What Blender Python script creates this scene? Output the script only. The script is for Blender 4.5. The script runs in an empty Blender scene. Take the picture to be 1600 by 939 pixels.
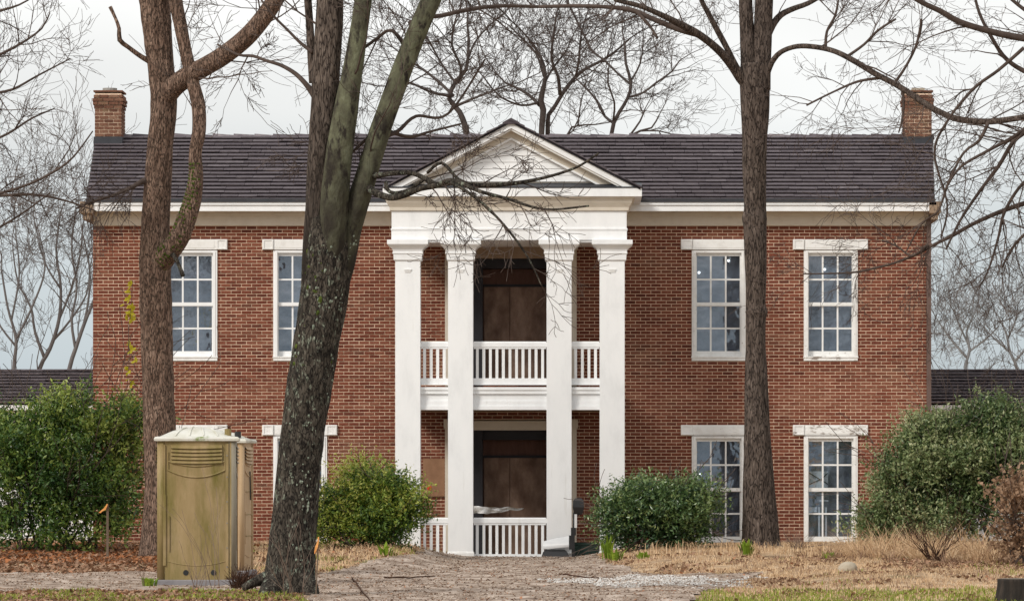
import bpy, math, random
import numpy as np
from mathutils import Vector, noise

# ------------------------------------------------------------------ camera, world, sun
SC = bpy.context.scene
F, VX, HZ, EYE = 7200.0, 900.0, 740.0, 1.56        # photo pixels of focal length, vanishing point, eye height in metres
cam_d = bpy.data.cameras.new('camera'); cam = bpy.data.objects.new('camera', cam_d)
SC.collection.objects.link(cam); SC.camera = cam
cam.location = (0, 0, EYE); cam.rotation_euler = (math.radians(90), 0, 0)
cam_d.sensor_width = 36; cam_d.lens = 36 * F / 1600
cam_d.shift_x = (800 - VX) / 1600; cam_d.shift_y = (HZ - 469.5) / 1600
cam_d.clip_start = 1; cam_d.clip_end = 5000
SUN_DIR = Vector((-0.62, -0.62, 0.60)).normalized()
sun_d = bpy.data.lights.new('sun', 'SUN'); sun_d.energy = 2.1; sun_d.angle = math.radians(16); sun_d.color = (1, .95, .87)
sun = bpy.data.objects.new('sun', sun_d); SC.collection.objects.link(sun)
sun.rotation_euler = SUN_DIR.to_track_quat('Z', 'Y').to_euler(); sun.location = (-30, 40, 40)
SC.view_settings.view_transform = 'Standard'; SC.view_settings.look = 'None'
SC.view_settings.exposure = 0.32; SC.view_settings.gamma = 1
W = bpy.data.worlds.new('World'); SC.world = W; W.use_nodes = True
nt = W.node_tree; N = nt.nodes; L = nt.links; N.clear()
wo = N.new('ShaderNodeOutputWorld'); bg = N.new('ShaderNodeBackground'); bg.inputs['Strength'].default_value = 0.1
sky = N.new('ShaderNodeTexSky'); sky.sky_type = 'NISHITA'; sky.sun_disc = False
sky.sun_elevation = math.asin(SUN_DIR.z); sky.sun_rotation = math.atan2(SUN_DIR.x, SUN_DIR.y) % (2 * math.pi)
tc = N.new('ShaderNodeTexCoord'); sep = N.new('ShaderNodeSeparateXYZ'); L.new(tc.outputs['Generated'], sep.inputs[0])
# overcast dome: blue grey at the horizon, pale a few degrees up, brighter toward the zenith
r1 = N.new('ShaderNodeValToRGB'); L.new(sep.outputs['Z'], r1.inputs[0])
cr = r1.color_ramp; cr.elements[0].position = 0.0; cr.elements[0].color = (.26, .32, .36, 1)
cr.elements[1].position = 1.0; cr.elements[1].color = (.74, .74, .73, 1)
for p, c in ((.022, (.35, .395, .42, 1)), (.045, (.40, .44, .46, 1)), (.062, (.50, .525, .535, 1)), (.078, (.60, .605, .60, 1)), (.096, (.67, .67, .66, 1)), (.13, (.71, .705, .69, 1)), (.35, (.71, .705, .69, 1))):
    e = cr.elements.new(p); e.color = c
nz = N.new('ShaderNodeTexNoise'); nz.inputs['Scale'].default_value = 7; nz.inputs['Detail'].default_value = 3
mp = N.new('ShaderNodeMapping'); mp.inputs['Scale'].default_value = (1, 1, 2.2); L.new(tc.outputs['Generated'], mp.inputs[0]); L.new(mp.outputs[0], nz.inputs['Vector'])
mr = N.new('ShaderNodeMapRange'); mr.inputs['From Min'].default_value = .3; mr.inputs['From Max'].default_value = .7
mr.inputs['To Min'].default_value = 10.6; mr.inputs['To Max'].default_value = 13.4; L.new(nz.outputs[0], mr.inputs[0])
vm = N.new('ShaderNodeVectorMath'); vm.operation = 'SCALE'; L.new(r1.outputs[0], vm.inputs[0]); L.new(mr.outputs[0], vm.inputs['Scale'])
mx = N.new('ShaderNodeMix'); mx.data_type = 'RGBA'; mx.inputs['Factor'].default_value = .94
L.new(sky.outputs[0], mx.inputs[6]); L.new(vm.outputs[0], mx.inputs[7])
L.new(mx.outputs[2], bg.inputs['Color']); L.new(bg.outputs[0], wo.inputs[0])

# ------------------------------------------------------------------ helpers
COL = SC.collection
ORG = {}
def P(px, py, Y):
    return Vector(((px - VX) * Y / F, Y, EYE + (HZ - py) * Y / F))
def PX(px, Y): return (px - VX) * Y / F
def PZ(py, Y): return EYE + (HZ - py) * Y / F
def tag(o, label, cat, group=None):
    o['label'] = label; o['category'] = cat
    if group: o['group'] = group
    return o
def empty(name, loc, label=None, cat=None, group=None):
    o = bpy.data.objects.new(name, None); COL.objects.link(o); o.location = loc; o.empty_display_size = .2
    ORG[o] = Vector(loc)
    if label: tag(o, label, cat, group)
    return o
def link(name, me, parent=None, loc=(0, 0, 0)):
    o = bpy.data.objects.new(name, me); COL.objects.link(o); o.location = loc
    if parent: o.parent = parent
    return o
class MB:
    def __init__(s): s.v = []; s.f = []; s.t = []
    def add(s, vs, fs, tone=.5):
        b = len(s.v); s.v.extend(tuple(p) for p in vs)
        for f in fs: s.f.append(tuple(i + b for i in f)); s.t.append(tone)
    def box(s, x0, x1, y0, y1, z0, z1, tone=.5):
        s.add([(x0,y0,z0),(x1,y0,z0),(x1,y1,z0),(x0,y1,z0),(x0,y0,z1),(x1,y0,z1),(x1,y1,z1),(x0,y1,z1)],
              [(0,3,2,1),(4,5,6,7),(0,1,5,4),(1,2,6,5),(2,3,7,6),(3,0,4,7)], tone); return s
    def loft(s, x0, x1, y0, y1, sec, tone=.5):          # rectangular rings: (offset, z) from the bottom up
        vs = []
        for o, z in sec: vs += [(x0-o,y0-o,z),(x1+o,y0-o,z),(x1+o,y1+o,z),(x0-o,y1+o,z)]
        fs = [(3,2,1,0)]; n = len(sec)
        for k in range(n-1):
            for i in range(4): fs.append((4*k+i, 4*k+(i+1)%4, 4*k+4+(i+1)%4, 4*k+4+i))
        fs.append(tuple(4*(n-1)+i for i in range(4))); s.add(vs, fs, tone); return s
    def prism(s, pts, d, tone=.5):                       # polygon pts swept by vector d
        n = len(pts); d = Vector(d); vs = [Vector(p) for p in pts]; vs += [p + d for p in vs]
        s.add(vs, [tuple(range(n-1, -1, -1)), tuple(range(n, 2*n))] + [(i, (i+1)%n, n+(i+1)%n, n+i) for i in range(n)], tone); return s
    def tube(s, pts, rads, n=6, tone=.5, rel=None):
        m = len(pts); b = len(s.v); u = None
        for i in range(m):
            t = (pts[min(i+1, m-1)] - pts[max(i-1, 0)])
            if t.length < 1e-9: t = Vector((0, 0, 1))
            t.normalize()
            if u is None:
                u = t.orthogonal().normalized()
            else:
                u = u - t * u.dot(t)
                u = u.normalized() if u.length > 1e-6 else t.orthogonal().normalized()
            w = t.cross(u)
            for k in range(n):
                a = 2*math.pi*k/n
                r = rads[i] * (rel(i, a) if rel else 1)
                s.v.append(tuple(pts[i] + (u*math.cos(a) + w*math.sin(a))*r))
        for i in range(m-1):
            for k in range(n):
                s.f.append((b+i*n+k, b+i*n+(k+1)%n, b+(i+1)*n+(k+1)%n, b+(i+1)*n+k)); s.t.append(tone)
        s.f.append(tuple(b+k for k in range(n-1,-1,-1))); s.t.append(tone)
        s.f.append(tuple(b+(m-1)*n+k for k in range(n))); s.t.append(tone)
        return s
    def mesh(s, name, mat, org=Vector((0,0,0)), smooth=False):
        me = bpy.data.meshes.new(name)
        o = tuple(org)
        me.from_pydata([(p[0]-o[0], p[1]-o[1], p[2]-o[2]) for p in s.v], [], s.f)
        a = me.attributes.new('tone', 'FLOAT', 'FACE'); a.data.foreach_set('value', s.t)
        if smooth: me.polygons.foreach_set('use_smooth', [True]*len(s.f))
        me.materials.append(mat); me.update(); return me
    def build(s, name, mat, parent=None, smooth=False, kind=None):
        org = Vector((0,0,0))
        if parent is not None: org = ORG.get(parent, org)
        o = link(name, s.mesh(name, mat, org, smooth), parent)
        if parent is not None: ORG[o] = org
        if kind: o['kind'] = kind
        return o
def npmesh(name, V, Fq, tone, mat, parent=None, kind=None, smooth=False):
    """V (n,3), Fq (m,k) all faces of k corners, tone (m,)"""
    me = bpy.data.meshes.new(name); m, k = Fq.shape
    org = ORG.get(parent, Vector((0,0,0))) if parent is not None else Vector((0,0,0))
    V = V - np.array(tuple(org))
    me.vertices.add(len(V)); me.vertices.foreach_set('co', V.astype(np.float32).ravel())
    me.loops.add(m*k); me.loops.foreach_set('vertex_index', Fq.astype(np.int32).ravel())
    me.polygons.add(m); me.polygons.foreach_set('loop_start', np.arange(0, m*k, k, dtype=np.int32))
    me.polygons.foreach_set('loop_total', np.full(m, k, dtype=np.int32))
    if smooth: me.polygons.foreach_set('use_smooth', np.ones(m, dtype=bool))
    a = me.attributes.new('tone', 'FLOAT', 'FACE'); a.data.foreach_set('value', tone.astype(np.float32))
    me.materials.append(mat); me.update(calc_edges=True); me.validate()
    o = link(name, me, parent)
    if parent is not None: ORG[o] = org
    if kind: o['kind'] = kind
    return o

# ------------------------------------------------------------------ materials
def mat(name, stops, rough=.8, scale=3., detail=5, tonew=.5, bump=0., bscale=30., stretch=(1,1,1), spec=.3, second=None, sub=0., metallic=0, alpha=None, emit=None, trans=0, crack=None, zdark=None):
    """stops: colour ramp along (noise mixed with the face's own tone)."""
    m = bpy.data.materials.new(name); m.use_nodes = True; t = m.node_tree; n = t.nodes; l = t.links
    b = n['Principled BSDF']; b.inputs['Roughness'].default_value = rough; b.inputs['Specular IOR Level'].default_value = spec
    b.inputs['Metallic'].default_value = metallic
    g = n.new('ShaderNodeNewGeometry'); mpn = n.new('ShaderNodeMapping'); mpn.inputs['Scale'].default_value = stretch
    l.new(g.outputs['Position'], mpn.inputs[0])
    z = n.new('ShaderNodeTexNoise'); z.inputs['Scale'].default_value = scale; z.inputs['Detail'].default_value = detail
    z.inputs['Roughness'].default_value = .62
    l.new(mpn.outputs[0], z.inputs['Vector'])
    q = n.new('ShaderNodeMapRange'); q.inputs['From Min'].default_value = .28; q.inputs['From Max'].default_value = .72; l.new(z.outputs[0], q.inputs[0])
    at = n.new('ShaderNodeAttribute'); at.attribute_name = 'tone'
    mi = n.new('ShaderNodeMix'); mi.inputs[0].default_value = tonew; l.new(q.outputs[0], mi.inputs[2]); l.new(at.outputs['Fac'], mi.inputs[3])
    r = n.new('ShaderNodeValToRGB'); l.new(mi.outputs[0], r.inputs[0]); e = r.color_ramp.elements
    k = len(stops)
    for i, c in enumerate(stops):
        pos = c[3] if len(c) > 3 else i/(k-1)
        if i == 0: e[0].position = pos; el = e[0]
        elif i == k-1: e[k-1].position = pos; el = e[k-1]
        else: el = e.new(pos)
        el.color = (c[0], c[1], c[2], 1)
    out = r.outputs[0]
    if second:                                       # (colour, scale, lo, hi, stretch): patches of something else
        c2, s2, lo, hi, st2 = second
        m2 = n.new('ShaderNodeMapping'); m2.inputs['Scale'].default_value = st2; l.new(g.outputs['Position'], m2.inputs[0])
        z2 = n.new('ShaderNodeTexNoise'); z2.inputs['Scale'].default_value = s2; z2.inputs['Detail'].default_value = 6; z2.inputs['Roughness'].default_value = .68
        l.new(m2.outputs[0], z2.inputs['Vector'])
        q2 = n.new('ShaderNodeMapRange'); q2.inputs['From Min'].default_value = lo; q2.inputs['From Max'].default_value = hi; l.new(z2.outputs[0], q2.inputs[0])
        mm = n.new('ShaderNodeMix'); mm.data_type = 'RGBA'; l.new(q2.outputs[0], mm.inputs[0]); l.new(out, mm.inputs[6]); mm.inputs[7].default_value = (*c2, 1)
        out = mm.outputs[2]
    if crack:                                        # dark fissures of old bark: (colour, scale, stretch, lo, hi)
        c3, s3, st3, lo3, hi3 = crack
        m3 = n.new('ShaderNodeMapping'); m3.inputs['Scale'].default_value = st3; l.new(g.outputs['Position'], m3.inputs[0])
        zz = n.new('ShaderNodeTexNoise'); zz.inputs['Scale'].default_value = s3*.6; l.new(m3.outputs[0], zz.inputs['Vector'])
        av = n.new('ShaderNodeMix'); av.data_type = 'RGBA'; av.inputs[0].default_value = .12; l.new(m3.outputs[0], av.inputs[6]); l.new(zz.outputs[1], av.inputs[7])
        vo = n.new('ShaderNodeTexVoronoi'); vo.feature = 'DISTANCE_TO_EDGE'; vo.inputs['Scale'].default_value = s3; l.new(av.outputs[2], vo.inputs['Vector'])
        q3 = n.new('ShaderNodeMapRange'); q3.inputs['From Min'].default_value = lo3; q3.inputs['From Max'].default_value = hi3; l.new(vo.outputs[0], q3.inputs[0])
        m4 = n.new('ShaderNodeMix'); m4.data_type = 'RGBA'; l.new(q3.outputs[0], m4.inputs[0]); m4.inputs[6].default_value = (*c3, 1); l.new(out, m4.inputs[7]); out = m4.outputs[2]
    if zdark:                                        # older dark bark near the fork gives way to mossy bark higher up
        sz = n.new('ShaderNodeSeparateXYZ'); l.new(g.outputs['Position'], sz.inputs[0]); zn = n.new('ShaderNodeTexNoise'); zn.inputs['Scale'].default_value = 5; zn.inputs['Detail'].default_value = 6; l.new(mpn.outputs[0], zn.inputs['Vector'])
        za = n.new('ShaderNodeMath'); za.operation = 'MULTIPLY_ADD'; za.inputs[1].default_value = 3.2; l.new(zn.outputs[0], za.inputs[0]); l.new(sz.outputs[2], za.inputs[2])
        zr_ = n.new('ShaderNodeMapRange'); zr_.inputs['From Min'].default_value = zdark[1]+1.6; zr_.inputs['From Max'].default_value = zdark[2]+1.6; l.new(za.outputs[0], zr_.inputs[0])
        m5 = n.new('ShaderNodeMix'); m5.data_type = 'RGBA'; l.new(zr_.outputs[0], m5.inputs[0]); m5.inputs[6].default_value = (*zdark[0], 1); l.new(out, m5.inputs[7]); out = m5.outputs[2]
    l.new(out, b.inputs['Base Color'])
    if emit: b.inputs['Emission Color'].default_value = (*emit[:3], 1); b.inputs['Emission Strength'].default_value = emit[3]
    if bump:
        z3 = n.new('ShaderNodeTexNoise'); z3.inputs['Scale'].default_value = bscale; z3.inputs['Detail'].default_value = 6; l.new(mpn.outputs[0], z3.inputs['Vector'])
        bn = n.new('ShaderNodeBump'); bn.inputs['Strength'].default_value = bump; bn.inputs['Distance'].default_value = .03
        l.new(z3.outputs[0], bn.inputs['Height']); l.new(bn.outputs[0], b.inputs['Normal'])
    if trans:                                         # thin leaves let some light through
        tr = n.new('ShaderNodeBsdfTranslucent'); l.new(out, tr.inputs['Color'])
        ms = n.new('ShaderNodeMixShader'); ms.inputs[0].default_value = trans; l.new(b.outputs[0], ms.inputs[1]); l.new(tr.outputs[0], ms.inputs[2])
        l.new(ms.outputs[0], n['Material Output'].inputs['Surface'])
    return m

M = {}
M['brick'] = mat('brick_clay', [(.066,.020,.014),(.120,.034,.022),(.172,.050,.030),(.215,.074,.045),(.27,.135,.09)], .85, 26, 4, .62, .5, 60, spec=.15,
                 second=((.26,.155,.10), .5, .52, .95, (1,1,2.6)))
M['chimney_brick'] = mat('weathered_chimney_brick', [(.070,.036,.026),(.115,.055,.038),(.17,.082,.055),(.22,.125,.085),(.27,.18,.13)], .9, 20, 5, .6, .5, 60, spec=.1, second=((.13,.12,.06), 2.5, .58, .8, (1,1,1)))
M['mortar'] = mat('mortar', [(.60,.43,.31),(.72,.54,.40),(.78,.61,.47)], .95, 9, 6, .1, .3, 80, spec=.1)
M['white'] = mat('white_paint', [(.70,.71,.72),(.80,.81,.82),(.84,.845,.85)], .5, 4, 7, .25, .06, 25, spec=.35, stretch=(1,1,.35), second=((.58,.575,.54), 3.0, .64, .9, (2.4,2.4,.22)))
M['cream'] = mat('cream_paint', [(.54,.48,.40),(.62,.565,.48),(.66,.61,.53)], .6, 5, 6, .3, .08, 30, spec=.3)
M['peel'] = mat('peeling_white_paint', [(.74,.73,.71),(.80,.80,.79),(.83,.83,.83)], .7, 9, 7, .2, .3, 40, spec=.2, second=((.34,.30,.27), 9, .53, .62, (.5,1,1.3)))
M['oldwhite'] = mat('weathered_white_paint', [(.66,.65,.63),(.78,.78,.77),(.82,.82,.82)], .65, 7, 7, .2, .15, 40, spec=.25, second=((.33,.29,.26), 13, .63, .72, (1,1,1.3)))
M['shingle'] = mat('roof_shingle', [(.046,.037,.044),(.076,.062,.071),(.116,.098,.108),(.29,.255,.262)], .75, 10, 6, .62, .5, 40, spec=.25, stretch=(1,1,3))
M['underlay'] = mat('roof_underlay', [(.012,.011,.014),(.02,.018,.022)], .9, 6, 3, .3)
M['flash'] = mat('lead_flashing', [(.022,.024,.030),(.04,.043,.052)], .55, 4, 4, .3, spec=.4)
M['plywood'] = mat('plywood_board', [(.10,.058,.042),(.22,.142,.105),(.36,.255,.20)], .8, 2.6, 9, .15, .15, 40, stretch=(1.6,1,.9))
M['redwood'] = mat('red_stained_wood', [(.085,.040,.030),(.125,.062,.046),(.17,.092,.07)], .75, 4, 6, .2, .1, 30, stretch=(3,1,.6))
M['osb'] = mat('tan_plywood', [(.20,.105,.06),(.27,.15,.088),(.33,.19,.115)], .85, 5, 7, .2, .15, 30)
M['navy'] = mat('dark_jamb_paint', [(.014,.014,.018),(.024,.023,.028)], .6, 4, 4, .3)
M['plaster'] = mat('tan_plaster', [(.24,.17,.115),(.31,.23,.165)], .9, 6, 6, .3)
M['deck'] = mat('porch_ceiling_boards', [(.14,.10,.08),(.2,.15,.12)], .8, 5, 4, .3)
M['concrete'] = mat('concrete', [(.22,.21,.19),(.33,.32,.30)], .9, 5, 6, .2, .2, 40)
M['pipe'] = mat('downpipe_paint', [(.10,.065,.055),(.15,.10,.085)], .6, 4, 4, .3)
M['bark'] = mat('furrowed_bark', [(.075,.047,.036),(.155,.10,.075),(.25,.17,.13),(.36,.265,.205)], .95, 16, 7, .1, 1.0, 34, stretch=(1,1,.3), spec=.1, crack=((.022,.016,.012), 30, (1,1,.2), .0, .20))
M['darkbark'] = mat('dark_lichened_bark', [(.018,.015,.012),(.042,.036,.029),(.080,.069,.056),(.14,.123,.10)], .95, 14, 7, .1, 1.0, 30, stretch=(1,1,.4), spec=.1, second=((.19,.21,.165), 13, .565, .63, (1,1,.6)), crack=((.006,.005,.005), 26, (1,1,.3), .0, .16))
M['bark3'] = mat('grey_brown_bark', [(.038,.029,.024),(.078,.060,.050),(.125,.098,.083),(.19,.15,.13)], .95, 18, 7, .1, 1.0, 40, stretch=(1,1,.25), spec=.1, crack=((.012,.009,.008), 24, (1,1,.2), .0, .14))
M['twig'] = mat('twig_bark', [(.040,.030,.026),(.075,.056,.048),(.12,.092,.078)], .9, 6, 4, .4, spec=.1)
M['far_twig'] = mat('hazed_twig_bark', [(.085,.075,.074),(.13,.118,.116),(.18,.166,.162)], .95, 3, 4, .4, spec=.05)  # far trees greyed, distance haze put into the bark colour
M['lichen'] = mat('pale_lichen', [(.14,.165,.13),(.21,.24,.19),(.30,.33,.27)], .95, 20, 5, .5, .4, 50, spec=.05)
M['moss'] = mat('green_moss', [(.030,.042,.012),(.055,.075,.018),(.11,.135,.03)], .95, 18, 5, .4, .5, 50, spec=.05)
def leafmat(name, stops, rough=.42, tr=.25, spec=.45): return mat(name, stops, rough, 2.2, 3, .8, spec=spec, trans=tr)
M['holly'] = leafmat('holly_leaf', [(.012,.036,.012),(.030,.078,.018),(.080,.15,.028),(.20,.27,.05),(.38,.42,.10)])
M['box'] = leafmat('sunlit_shrub_leaf', [(.016,.044,.009),(.045,.100,.014),(.13,.21,.028),(.33,.39,.06),(.60,.57,.16)])
M['dark_leaf'] = leafmat('dark_shrub_leaf', [(.010,.030,.014),(.028,.068,.023),(.070,.13,.040),(.16,.23,.075),(.30,.35,.14)], .3, .2, .6)
M['laurel'] = leafmat('olive_shrub_leaf', [(.016,.038,.014),(.042,.082,.025),(.095,.145,.048),(.21,.26,.11),(.42,.43,.24)])
M['tan_leaf'] = leafmat('dried_leaf', [(.16,.095,.06),(.30,.19,.12),(.42,.29,.20)], .8, .3, .1)
M['grass'] = leafmat('dry_grass_blade', [(.26,.155,.085),(.52,.35,.21),(.70,.51,.32),(.80,.63,.43)], .8, .3, .1)
M['deadgrass'] = leafmat('brown_grass_blade', [(.09,.05,.032),(.19,.115,.075),(.30,.19,.125),(.38,.26,.18)], .85, .2, .1)
M['green'] = leafmat('green_grass_blade', [(.10,.13,.02),(.22,.27,.04),(.38,.40,.09)], .7, .3, .2)
M['sprout'] = leafmat('fresh_green_leaf', [(.10,.17,.015),(.19,.28,.025),(.30,.38,.05)], .6, .35, .2)
M['yellow'] = leafmat('yellow_leaf', [(.42,.36,.02),(.6,.52,.05)], .6, .4, .2)
M['litter'] = leafmat('leaf_litter', [(.07,.038,.024),(.15,.085,.052),(.26,.155,.10),(.34,.215,.145),(.36,.14,.065)], .85, .1, .1)
M['orangelit'] = leafmat('orange_leaf_litter', [(.16,.07,.035),(.30,.12,.05),(.42,.17,.075),(.40,.26,.16)], .85, .15, .1)
M['gravel'] = mat('gravel_stone', [(.15,.105,.08),(.29,.22,.17),(.42,.34,.275),(.60,.52,.45)], .9, 3, 4, .85, spec=.15)
M['white_gravel'] = mat('pale_gravel_stone', [(.28,.255,.23),(.48,.455,.43),(.72,.69,.66)], .9, 3, 4, .85, spec=.15)
M['soil'] = mat('soil', [(.13,.085,.055),(.29,.20,.13),(.47,.34,.22),(.58,.44,.30)], .95, 1.6, 9, 0, .8, 14, spec=.05, second=((.10,.125,.03), .35, .56, .7, (1,1,1)))
M['drive'] = mat('packed_gravel', [(.09,.06,.045),(.22,.165,.13),(.40,.325,.27),(.54,.46,.40)], .95, 3.2, 10, 0, .9, 22, spec=.05, stretch=(1,.35,1))
M['potty'] = mat('tan_plastic', [(.165,.122,.042),(.245,.175,.075),(.315,.228,.115),(.37,.27,.165)], .55, 1.3, 7, .1, .06, 40, stretch=(1.6,1.6,.5), spec=.3, second=((.145,.118,.026), 1.6, .43, .68, (2.4,2.4,.5)))
M['potty_clean'] = mat('clean_tan_plastic', [(.36,.24,.13),(.42,.29,.165),(.46,.33,.20)], .5, 2, 5, .2, .05, 40, spec=.3)
M['potty_grey'] = mat('grey_green_plastic', [(.17,.145,.10),(.235,.205,.15),(.30,.27,.21)], .5, 3, 6, .2, .05, 40, stretch=(2,2,.5), spec=.35)
M['potty_roof'] = mat('translucent_white_plastic', [(.56,.54,.44),(.74,.73,.66),(.82,.815,.79)], .35, 3.5, 6, .1, .1, 20, spec=.45, trans=.25, second=((.20,.26,.05), 3.5, .60, .74, (1,1,1)))
M['skid'] = mat('grey_plastic_skid', [(.16,.15,.16),(.25,.24,.25)], .7, 5, 5, .2)
M['black'] = mat('black_plastic', [(.010,.010,.011),(.02,.02,.022)], .35, 5, 3, .2, spec=.5)
M['panel'] = mat('white_vehicle_paint', [(.62,.63,.64),(.74,.75,.76)], .25, 3, 4, .2, spec=.6)
M['bin'] = mat('dark_green_plastic', [(.010,.028,.022),(.018,.042,.033)], .5, 5, 4, .2)
M['sheet'] = mat('grey_sheet_with_reflections', [(.15,.153,.175),(.25,.255,.28),(.38,.385,.41)], .45, 1.6, 8, 0, .4, 14, spec=.4)  # mottling also stands in for tree reflections in the panes
M['torn'] = mat('white_hood_streak', [(.62,.64,.66),(.8,.81,.82)], .3, 6, 4, .2, .3, 20, spec=.5)
M['ribbon'] = mat('orange_ribbon', [(.62,.22,.05),(.75,.40,.14)], .6, 6, 4, .3, spec=.2, trans=.3)
M['stake'] = mat('stake_wood', [(.10,.07,.05),(.17,.125,.09)], .9, 8, 5, .2, stretch=(1,1,.2))
M['rock'] = mat('pale_rock', [(.24,.20,.15),(.36,.31,.24),(.42,.37,.30)], .9, 6, 8, .1, .5, 20)
M['stump'] = mat('charred_stump', [(.008,.007,.006),(.022,.018,.015),(.06,.045,.035)], .95, 9, 7, .1, 1., 25, stretch=(1,1,.2))
M['cutwood'] = mat('grey_cut_wood', [(.09,.075,.06),(.16,.13,.105)], .9, 9, 6, .1)
M['red'] = mat('red_dot_paint', [(.6,.02,.015),(.7,.03,.02)], .5)
M['bulb'] = mat('lit_bulb', [(.9,.9,.9),(.95,.95,.95)], .4, emit=(1,.97,.92,2.2))
def glassmat():
    m = bpy.data.materials.new('window_glass'); m.use_nodes = True; t = m.node_tree; n = t.nodes; l = t.links
    n.remove(n['Principled BSDF']); tr = n.new('ShaderNodeBsdfTransparent'); tr.inputs[0].default_value = (.80, .84, .88, 1)
    gl = n.new('ShaderNodeBsdfGlossy'); gl.inputs['Roughness'].default_value = .03; gl.inputs[0].default_value = (.9, .93, 1, 1)
    ms = n.new('ShaderNodeMixShader'); ms.inputs[0].default_value = .13
    l.new(tr.outputs[0], ms.inputs[1]); l.new(gl.outputs[0], ms.inputs[2]); l.new(ms.outputs[0], n['Material Output'].inputs['Surface'])
    g = n.new('ShaderNodeNewGeometry'); z = n.new('ShaderNodeTexNoise'); z.inputs['Scale'].default_value = 3.5; l.new(g.outputs['Position'], z.inputs['Vector'])
    bn = n.new('ShaderNodeBump'); bn.inputs['Strength'].default_value = .25; bn.inputs['Distance'].default_value = .02; l.new(z.outputs[0], bn.inputs['Height']); l.new(bn.outputs[0], gl.inputs['Normal'])
    return m
M['glass'] = glassmat()

# ------------------------------------------------------------------ ground
def sstep(a, b, x): t = min(1, max(0, (x-a)/(b-a))); return t*t*(3-2*t)
def gz(x, y):
    d = 1 - sstep(.9, 2.6, abs(x + 1.05)) if y < 95 else 0
    side = .24*sstep(73, 84, y)*(1-d)
    n = .05*noise.noise(Vector((x*.5, y*.18, 3))) + .03*noise.noise(Vector((x*1.6, y*.7, 7)))
    if x > 2.2: side += .13*sstep(2.2, 5, x)*sstep(58, 66, y)*(1-sstep(74, 80, y))
    return side + n*sstep(30, 50, y) * (1 - .6*d) - .02
def gpx(x, y):
    return VX + x*F/y, HZ + EYE*F/y          # where a flat-ground point sits, used only to look up what covers it
def polyin(px, py, poly):
    c = False; j = len(poly)-1
    for i in range(len(poly)):
        xi, yi = poly[i]; xj, yj = poly[j]
        if (yi > py) != (yj > py) and px < (xj-xi)*(py-yi)/(yj-yi)+xi: c = not c
        j = i
    return c
# outline of the gravel drive on the ground, in metres (x, y)
DRIVE = [((px-VX)*F/(p-HZ)/1*EYE/F, EYE*F/(p-HZ)) for px, p in
         [(665,868),(940,868),(960,880),(1010,893),(1200,897),(1150,908),(1110,922),(1075,945),(1040,985),(420,985),(480,945),(470,922),(300,921),(-200,921),(-200,893),(300,893),(470,898),(560,886),(640,878)]]
def in_drive(x, y):
    w = .22*noise.noise(Vector((x*1.1, y*.35, 1)))
    return polyin(x+w, y+w*5, DRIVE)
gm, dm = MB(), MB()
xs = np.concatenate([np.linspace(-600,-17,9)[:-1], np.linspace(-17,13,136), np.linspace(13,600,9)[1:]])
ys = np.concatenate([np.linspace(-60,40,5)[:-1], np.linspace(40,100,181), np.linspace(100,3000,12)[1:]])
nx, ny = len(xs), len(ys)
gv = [(x, y, gz(x, y)) for y in ys for x in xs]
gf = [(j*nx+i, j*nx+i+1, (j+1)*nx+i+1, (j+1)*nx+i) for j in range(ny-1) for i in range(nx-1)]
gm.add(gv, gf)
g = gm.build('ground', M['soil'], smooth=True); g['kind'] = 'structure'
dxs = np.linspace(-17,6,231); dys = np.linspace(46,88.5,171)
H = {}
for j, y in enumerate(dys):
    for i, x in enumerate(dxs): H[i, j] = in_drive(x, y)
idx = {}; dv = []; df = []
for j in range(len(dys)-1):
    for i in range(len(dxs)-1):
        if H[i,j] and H[i+1,j] and H[i+1,j+1] and H[i,j+1]:
            q = []
            for a, b in ((i,j),(i+1,j),(i+1,j+1),(i,j+1)):
                if (a,b) not in idx:
                    idx[a,b] = len(dv); dv.append((dxs[a], dys[b], gz(dxs[a], dys[b])+.015))
                q.append(idx[a,b])
            df.append(tuple(q))
dm.add(dv, df); d = dm.build('gravel_drive', M['drive'], smooth=True); d['kind'] = 'structure'

# ------------------------------------------------------------------ the house
WY = 90.0; PF = 87.3; SW = F/WY; SP = F/PF
def wx(px): return (px-VX)/SW
def wz(py): return EYE+(HZ-py)/SW
def qx(px): return (px-VX)/SP
def qz(py): return EYE+(HZ-py)/SP
house = empty('brick_house', (wx(799), WY, 0), 'two storey red brick house with a white columned portico and dark shingle roof', 'house')
rnd = random.Random(11)
XL, XR = wx(145), wx(1453)
# window openings
WIN = []                                     # (x px of frame, dy, lower?)
for x0 in (255.5, 427, 1081, 1256):
    WIN.append((x0, 0, False)); WIN.append((x0, 289.5, True))
HOLES = []
for x0, dy, low in WIN:
    HOLES.append((wx(x0), wx(x0+84), wz((849 if low else 564)+0), wz(391+dy)))
    HOLES.append((wx(x0-17), wx(x0+100), wz(390.5+dy), wz(374+dy)))
HOLES.append((wx(732), wx(864), wz(604), wz(379))); HOLES.append((wx(732), wx(864), wz(880), wz(656)))
ZB, ZT = -.15, wz(353)
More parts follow.
